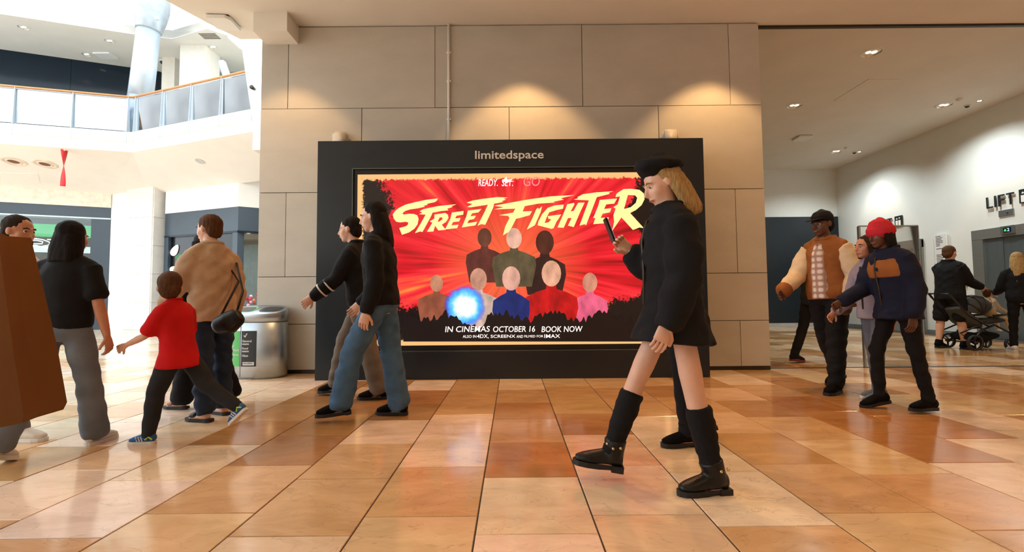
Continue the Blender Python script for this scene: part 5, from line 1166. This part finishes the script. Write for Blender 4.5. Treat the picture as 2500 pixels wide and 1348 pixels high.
# 8 person in black coat with phone
def socks(E, sp, pel, legs, arms, s, g, up, fw, hp):
    for (hip, kn, an, fd_) in legs:
        bm = bmesh.new(); tube(bm, [kn.lerp(an, .14), kn.lerp(an, .4), kn.lerp(an, .8), an], [.066*g, .066*g, .054*g, .05*g], 16, round_ends=False); me = remesh(bm, .011, 2); wrinkle(me, .003, (20, 20, 50)); link('boot_shaft', me, C_BLACK, E, True)
CHAIN = mat('chain_metal', (200, 184, 140), .25, .9)
def chain(P, uo, s, i):
    for q in range(7):
        a = -.9+q*.3; bm = bmesh.new(); b_ = -2.0+q*.66; ball(bm, P(-.02+.06*math.cos(b_), .062*math.sin(b_), .138+.008*math.sin(q*2.1)), .0085*s, u=8, v=6); fin(bm, 'chain_link', CHAIN, uo, True)
    bm = bmesh.new(); a = P(-.05, 0, .015)
    vs = box(bm, (-.078*s, -.038*s, -.005*s), (-.012*s, .038*s, .03*s)); 
    fd = (P(1, 0, 0)-P(0, 0, 0)).normalized(); fs = (P(0, 1, 0)-P(0, 0, 0)).normalized(); fu = (P(0, 0, 1)-P(0, 0, 0)).normalized(); mt = Matrix((fd, fs, fu)).transposed().to_4x4(); mt.translation = P(0, 0, 0)
    bmesh.ops.transform(bm, matrix=mt, verts=bm.verts[:]); fin(bm, 'heel', RUB, uo)
C_COAT = cloth('coat', (22, 23, 26), .15)
cw, ci = person('person in long black coat and beret with bare knees and black boots, holding a phone', foot(1745, 1205), 180, 1.70,
       dict(legs=((-9, 3, 1, 0), (25, 4, 1, -8)), arms=((2, 10, 22), (-4, 8, 136, 8)), stance='L', lean=1, head=(0, 22), curl=(28, 42)),
       dict(top=C_COAT, top_name='coat', sleeve=1., hem=-.19, hem_r=(.235, .225), hem_x=.01, thick=.04, hair='long', hairlen=.22, hair_m=H_BLOND, hat=('beret', C_BLACK), shoes=('boot', L_BLACK, RUB, RUB, chain), extra=[socks], wr=.008, sleeve_r=1.15))
a = ci['arms'][1]; hw = ci['mw'] @ (a[2]+a[3]*.1); ph = empty('mobile_phone', hw, 'dark mobile phone held up by the person in the beret', 'phone')
LOCAL[0] = True
bm = bmesh.new(); box(bm, (-.006, -.037, -.035), (.006, .037, .115)); bmesh.ops.bevel(bm, geom=bm.edges[:], offset=.004, segments=2, affect='EDGES'); fin(bm, 'phone_body', BLACK, ph)
mbox('phone_display', (.0055, -.033, -.028), (.0072, .033, .108), emit_mat('phone_screen', (200, 210, 225), .5), ph); LOCAL[0] = False; ph.rotation_euler = (0, rad(-20), 0); ph.location = hw+V((-.03, 0, .02))
# 9 companion hidden behind the coat
person('person in black with ankle boots, hidden behind the person in the beret', foot(1680, 1090), 180, 1.62,
       dict(legs=((-2, 2, 1, 0), (-12, 10, 1, 16)), arms=((4, 6, 14), (-6, 6, 14)), stance='L', lean=2),
       dict(top=C_COAT, top_name='coat', sleeve=1., hem=-.16, hem_r=(.22, .2), thick=.035, trousers=C_BLACK, hair='bob', hair_m=H_DARK, shoes=('boot', SUEDE, RUB)))
# 10 person in black by the hoarding
person('person in dark clothes walking in front of the dark hoarding', foot(1940, 886), 12, 1.76,
       dict(legs=((-14, 8, 2, 6), (14, 4, 2, 0)), arms=((14, 6, 40), (-8, 6, 20)), stance='L', lean=6, head=(0, 6)),
       dict(top=C_CHAR, sleeve=1., hem=-.1, thick=.03, trousers=C_BLACK, hair='short', hair_m=H_BLACK, shoes=('sneaker', C_BLACK, mat('red_sole', (120, 40, 36), .6)), skin=SKIN_L))
# 11 varsity jacket
def shirt_front(E, sp, pel, legs, arms, s, g, up, fw, hp):
    bm = bmesh.new(); tube(bm, [sp(.47, .06), sp(.38, .085), sp(.25, .09), sp(.1, .09), sp(-.06, .09)], [(.05*s, .055*s), (.07*s, .085*s), (.078*s, .085*s), (.082*s, .085*s), (.088*s, .085*s)], 16, round_ends=False)
    me = remesh(bm, .012, 2); wrinkle(me, .004, (20, 20, 20)); link('plaid_shirt', me, PLAID, E, True)
PLAID, nt, b = nodes('plaid'); N = nt.nodes; L = nt.links; tc = N.new('ShaderNodeTexCoord'); w1 = N.new('ShaderNodeTexWave'); w1.bands_direction = 'Z'; w1.inputs['Scale'].default_value = 5; w2 = N.new('ShaderNodeTexWave'); w2.bands_direction = 'Y'; w2.inputs['Scale'].default_value = 5
L.new(tc.outputs['Object'], w1.inputs[0]); L.new(tc.outputs['Object'], w2.inputs[0]); ad = N.new('ShaderNodeMath'); ad.operation = 'MULTIPLY'; L.new(w1.outputs['Fac'], ad.inputs[0]); L.new(w2.outputs['Fac'], ad.inputs[1]); rp = N.new('ShaderNodeValToRGB'); rp.color_ramp.elements[0].color = (*lin((176, 140, 128)), 1); rp.color_ramp.elements[1].color = (*lin((236, 226, 216)), 1); rp.color_ramp.elements[1].position = .5
L.new(ad.outputs[0], rp.inputs[0]); L.new(rp.outputs[0], b.inputs['Base Color']); b.inputs['Roughness'].default_value = .9
person('person in brown varsity jacket with cream sleeves, plaid shirt and black cap', foot(2042, 961), 205, 1.86,
       dict(legs=((12, 4, 3, 0), (-16, 12, 3, 18)), arms=((-6, 14, 30, 6), (22, 12, 34, 6)), stance='L', lean=2, head=(-6, 6)),
       dict(top=C_BROWN, sleeve=1., sleeve_m=C_CREAM, cuff_m=C_BROWN, hem=-.07, hem_r=(.18, .13), thick=.034, trousers=C_BLACK, flare=(.1, .085, .066), hair='short', hair_m=H_BLACK, hat=('cap', C_BLACK), skin=SKIN_D, shoes=('high', SUEDE, RUB), extra=[shirt_front], sleeve_r=1.2, wr=.006))
# 12 red beanie
def rucksack(E, sp, pel, legs, arms, s, g, up, fw, hp):
    bm = bmesh.new(); tube(bm, [sp(.5, -.02), sp(.44, -.02), sp(.36, -.025), sp(.27, -.02)], [(.1*s, .085*s), (.2*s, .15*s), (.225*s, .178*s), (.215*s, .172*s)], 20, round_ends=False); me = remesh(bm, .012, 3); wrinkle(me, .004); link('shoulder_cape', me, C_BROWN, E, True)
person('person in red knitted hat, brown-topped dark coat and black leggings', foot(2270, 1008), 180, 1.60,
       dict(legs=((-9, 3, 1, 0), (20, 22, 1, 12)), arms=((-12, 8, 26), (20, 8, 40, 6)), stance='L', lean=9, head=(6, 8)),
       dict(top=C_NAVY, top_name='coat', sleeve=1., hem=-.13, hem_r=(.2, .19), thick=.036, trousers=C_BLACK, flare=(.078, .06, .05), hair='bob', hair_m=H_BLACK, hat=('beanie', cloth('beanie_red', (196, 44, 58), .12)), skin=SKIN_D, shoes=('sneaker', SUEDE, RUB), extra=[rucksack], wr=.007))
# 13 lavender jacket
person('person in lavender grey jacket and grey trousers behind the red hat', foot(2148, 973), 182, 1.53,
       dict(legs=((14, 14, 1, 4), (-4, 2, 1, 0)), arms=((-8, 8, 20), (14, 8, 30)), stance='R', lean=5),
       dict(top=C_LAV, sleeve=1., hem=-.1, hem_r=(.2, .16), thick=.032, trousers=C_GREY, hair='bob', hair_m=H_DARK, shoes=('sneaker', C_GREY, RUBW), skin=SKIN_M))
# 14 man in shorts with the pushchair
person('person with short hair in black hooded top and black shorts holding the pushchair', foot(2292, 850), 12, 1.86,
       dict(legs=((-6, 2, 4, 0), (4, 2, 4, 0)), arms=((34, 4, 34), (30, 4, 38)), stance='L', lean=2, head=(0, 2), curl=(60, 60)),
       dict(top=C_BLACK, sleeve=1., hem=-.12, hem_r=(.2, .15), thick=.034, trousers=C_BLACK, leg_end=.75, flare=(.105, .1, .1), hair='short', hair_m=H_BROWN, skin=SKIN_L, shoes=('high', SUEDE, RUB), girth=1.1))
# 15 blonde in black
def sock2(E, sp, pel, legs, arms, s, g, up, fw, hp):
    for (hip, kn, an, fd_) in legs:
        bm = bmesh.new(); tube(bm, [kn.lerp(an, .66), an], [.05*g, .046*g], 14, round_ends=False); fin(bm, 'sock', C_WHITE, E, True)
person('person with long blond hair in black sweatshirt and leggings with white socks', foot(2476, 858), 60, 1.68,
       dict(legs=((4, 2, 2, 0), (-4, 2, 2, 0)), arms=((14, 12, 60, 10), (14, 12, 60, 10)), stance='L', lean=2, head=(-10, 6)),
       dict(top=C_BLACK, sleeve=1., hem=-.08, thick=.028, trousers=C_BLACK, flare=(.08, .06, .052), hair='long', hairlen=.42, hair_m=H_BLOND, shoes=('sneaker', W_SH, RUBW), extra=[sock2]))

# ------------------------------------------------------------------ pushchair with seated child
FAB = mat('pushchair_fabric', (62, 62, 58), .85, var=.15, bump=.2, bscale=200); TYRE = mat('tyre', (44, 46, 48), .7)
SX, SYY = 8.08, 8.0
pcx = empty('pushchair', (SX+.35, SYY+.25, 0), 'dark grey tandem pushchair with rounded hood and spoked wheels', 'pushchair')
def wheel(x, y, r):
    bm = bmesh.new(); n = 28
    for i in range(n): pass
    ring = [(r, -.02), (r, .02), (r*.78, .02), (r*.78, -.02)]
    vs = [[bm.verts.new((x+q*math.cos(2*PI*i/n), y+o, r+q*math.sin(2*PI*i/n))) for q, o in ring] for i in range(n)]
    for i in range(n):
        for k in range(4): bm.faces.new((vs[i][k], vs[i][(k+1) % 4], vs[(i+1) % n][(k+1) % 4], vs[(i+1) % n][k]))
    wo = fin(bm, 'wheel', TYRE, pcx, True)
    bm = bmesh.new(); cyl(bm, (x, y, r), r*.22, .05, 'Y', 16); fin(bm, 'hub', BLACK, wo, True)
    for k in range(3):
        a = k*2*PI/3+.5; bm = bmesh.new(); tube(bm, [(x, y, r), (x+.8*r*math.cos(a), y, r+.8*r*math.sin(a))], [(r*.14, .01)]*2, 8); fin(bm, 'spoke', BLACK, wo, True)
for x, y, r in ((SX, SYY, .137), (SX, SYY+.5, .137), (SX+.66, SYY+.04, .1), (SX+.66, SYY+.46, .1)): wheel(x, y, r)
def frame_tube(name, pts, r=.014, m=BLACK):
    bm = bmesh.new(); tube(bm, pts, [r]*len(pts), 10); fin(bm, name, m, pcx, True)
for y in (SYY+.05, SYY+.45):
    frame_tube('frame_tube', [(SX, y, .14), (SX+.16, y, .34), (SX+.4, y, .44), (SX+.68, y, .3), (SX+.68, y, .12)], .018)
    frame_tube('frame_tube', [(SX+.3, y, .42), (SX-.05, y, .62), (SX-.3, y, .93)], .016)
    frame_tube('frame_tube', [(SX, y, .14), (SX-.2, y, .3), (SX+.3, y, .5)], .014)
frame_tube('handle_bar', [(SX-.3, SYY+.05, .93), (SX-.36, SYY+.06, 1.0), (SX-.36, SYY+.44, 1.0), (SX-.3, SYY+.45, .93)], .02)
frame_tube('rear_axle', [(SX, SYY, .137), (SX, SYY+.5, .137)], .012); frame_tube('foot_bar', [(SX-.28, SYY+.05, .16), (SX, SYY+.05, .15)], .012)
frame_tube('bumper_bar', [(SX+.42, SYY+.06, .60), (SX+.7, SYY+.08, .62), (SX+.75, SYY+.25, .62), (SX+.7, SYY+.42, .62), (SX+.42, SYY+.44, .60)], .022)
bm = bmesh.new(); tube(bm, [(SX-.16, SYY+.25, .74), (SX-.02, SYY+.25, .60), (SX+.16, SYY+.25, .46), (SX+.22, SYY+.25, .4)], [(.2, .06), (.21, .13), (.2, .12), (.18, .05)], 18); me = remesh(bm, .016, 3); wrinkle(me, .004); link('rear_seat', me, FAB, pcx, True)
bm = bmesh.new(); tube(bm, [(SX+.2, SYY+.25, .5), (SX+.45, SYY+.25, .5), (SX+.64, SYY+.25, .52)], [(.18, .06), (.19, .06), (.18, .05)], 18); me = remesh(bm, .016, 3); link('front_seat', me, FAB, pcx, True)
bm = bmesh.new(); tube(bm, [(SX-.02, SYY+.25, .24), (SX+.3, SYY+.25, .2), (SX+.5, SYY+.25, .26)], [(.2, .08), (.21, .09), (.2, .06)], 16); me = remesh(bm, .016, 3); wrinkle(me, .006); link('storage_basket', me, C_BLACK, pcx, True)
# hood: three fanned fabric gores with ribs
hc = V((SX+.22, SYY+.25, .62))
def gore(a0, a1, r):
    bm = bmesh.new(); prev = None; n = 14; m_ = 8
    grid = []
    for i in range(m_+1):
        a = rad(a0+(a1-a0)*i/m_); row = []
        for j in range(n+1):
            t = PI*j/n; puff = 1+.04*math.sin(PI*i/m_); row.append(hc+V((math.cos(a)*r*puff*math.sin(t)**.5, -.215*math.cos(t), math.sin(a)*r*puff*math.sin(t)**.5)))
        grid.append([bm.verts.new(p) for p in row])
    for i in range(m_):
        for j in range(n): bm.faces.new((grid[i][j], grid[i+1][j], grid[i+1][j+1], grid[i][j+1]))
    bmesh.ops.remove_doubles(bm, verts=bm.verts[:], dist=.0005); bmesh.ops.solidify(bm, geom=bm.faces[:], thickness=.012)
    h = fin(bm, 'hood_gore', FAB, pcx, True)
    a = rad(a1); bm = bmesh.new(); tube(bm, [hc+V((math.cos(a)*(r+.008)*math.sin(PI*j/n)**.5, -.22*math.cos(PI*j/n), math.sin(a)*(r+.008)*math.sin(PI*j/n)**.5)) for j in range(n+1)], [.008]*(n+1), 6); fin(bm, 'hood_rib', BLACK, h, True)
gore(170, 135, .32); gore(135, 102, .33); gore(102, 72, .34); gore(72, 40, .33)
person('small child with brown hair in cream clothes sitting in the pushchair', None, 8, .92,
       dict(legs=((78, 62, 6, 10), (74, 58, 6, 10)), arms=((24, 8, 40), (28, 8, 36)), lean=-2, head=(0, -6)),
       dict(top=C_CREAM, top_name='top', sleeve=1., hem=-.04, trousers=C_CREAM, hair='short', hair_m=H_BROWN, shoes=('sneaker', W_SH, RUBW), head=1.4, girth=1.1), root=(SX+.54, SYY+.25, .64))

# ------------------------------------------------------------------ brown paper carrier and its carrier at the frame's edge
PAPER = mat('brown_paper', (158, 104, 52), .75, var=.08, scale=3, bump=.15, bscale=12)
bg = empty('paper_carrier_bag', (-1.61, 1.3, .5), 'big plain brown paper carrier bag swinging at the walkway edge', 'bag')
M_ = Matrix.Translation((-1.61, 1.3, .5)) @ Matrix.Rotation(rad(14), 4, 'Z') @ Matrix.Rotation(rad(-10), 4, 'Y')
bm = bmesh.new(); w0, d0, hh = .25, .085, .54
rings = []
for (z, kx, ky) in ((0, .96, .95), (.02, 1, 1), (.2, 1.0, .98), (.38, .99, .85), (hh, .98, .7)):
    rings.append([bm.verts.new((sx*w0*kx, sy*d0*ky, z)) for sx, sy in ((-1, -1), (-.5, -1.04), (0, -1), (.5, -1.04), (1, -1), (.93, 0), (1, 1), (.5, 1.04), (0, 1), (-.5, 1.04), (-1, 1), (-.93, 0))])
for a, c in zip(rings[:-1], rings[1:]):
    for i in range(12): bm.faces.new((a[i], a[(i+1) % 12], c[(i+1) % 12], c[i]))
bm.faces.new(rings[0][::-1]); bmesh.ops.solidify(bm, geom=bm.faces[:], thickness=.003); bmesh.ops.transform(bm, matrix=M_, verts=bm.verts[:]); fin(bm, 'bag_body', PAPER, bg)
for sy in (-1, 1):
    bm = bmesh.new(); tube(bm, [M_ @ V((-.07, sy*.055, hh-.04)), M_ @ V((-.06, sy*.03, hh+.06)), M_ @ V((0, sy*.008, hh+.1)), M_ @ V((.06, sy*.03, hh+.06)), M_ @ V((.07, sy*.055, hh-.04))], [.005]*5, 8); fin(bm, 'bag_handle', PAPER, bg, True)
hp_ = M_ @ V((0, 0, hh+.1))
pe, pi_ = person('person in dark clothes carrying the brown paper carrier bag', (-2.0, 1.3), 0, 1.75,
       dict(legs=walk(12, 3, -14, 10, 'L'), arms=((-4, 8, 14), (8, 4, 98)), stance='L', lean=2, curl=(28, 75)),
       dict(top=C_CHAR, sleeve=1., hem=-.1, thick=.03, trousers=C_DJEAN, hair='short', hair_m=H_DARK, shoes=('sneaker', C_BLACK, RUBW)))
a = pi_['arms'][1]; hw = pi_['mw'] @ (a[2]+a[3]*.11); dlt = hp_-hw; pe.location.x += dlt.x; pe.location.y += dlt.y
bg.location.z -= dlt.z; 
# shoulder bag of the person in the beige jacket
hb = empty('shoulder_bag', (-2.24, 3.6, .72), 'black shoulder bag at the hip of the beige jacket', 'bag'); c = onY(560, 788, 3.60)
bm = bmesh.new(); tube(bm, [c+V((-.09, 0, -.03)), c, c+V((.07, 0, .05))], [(.06, .07), (.065, .09), (.05, .07)], 16); me = remesh(bm, .01, 3); wrinkle(me, .003); link('bag_body', me, L_BLACK, hb, True)
bm = bmesh.new(); sh4 = bi['mw'] @ (bi['arms'][1][0]+V((0, .05, .085))); m4 = bi['mw'] @ (bi['sp'](.2, -.165)+V((0, -.12, 0))); tube(bm, [c+V((-.08, 0, .03)), m4, sh4+V((-.01, -.03, -.06)), sh4+V((0, .02, .0)), sh4+V((.03, .1, -.06)), c+V((.03, .12, .25)), c+V((.05, 0, .06))], [(.012, .006)]*7, 8); fin(bm, 'bag_strap', L_BLACK, hb, True)
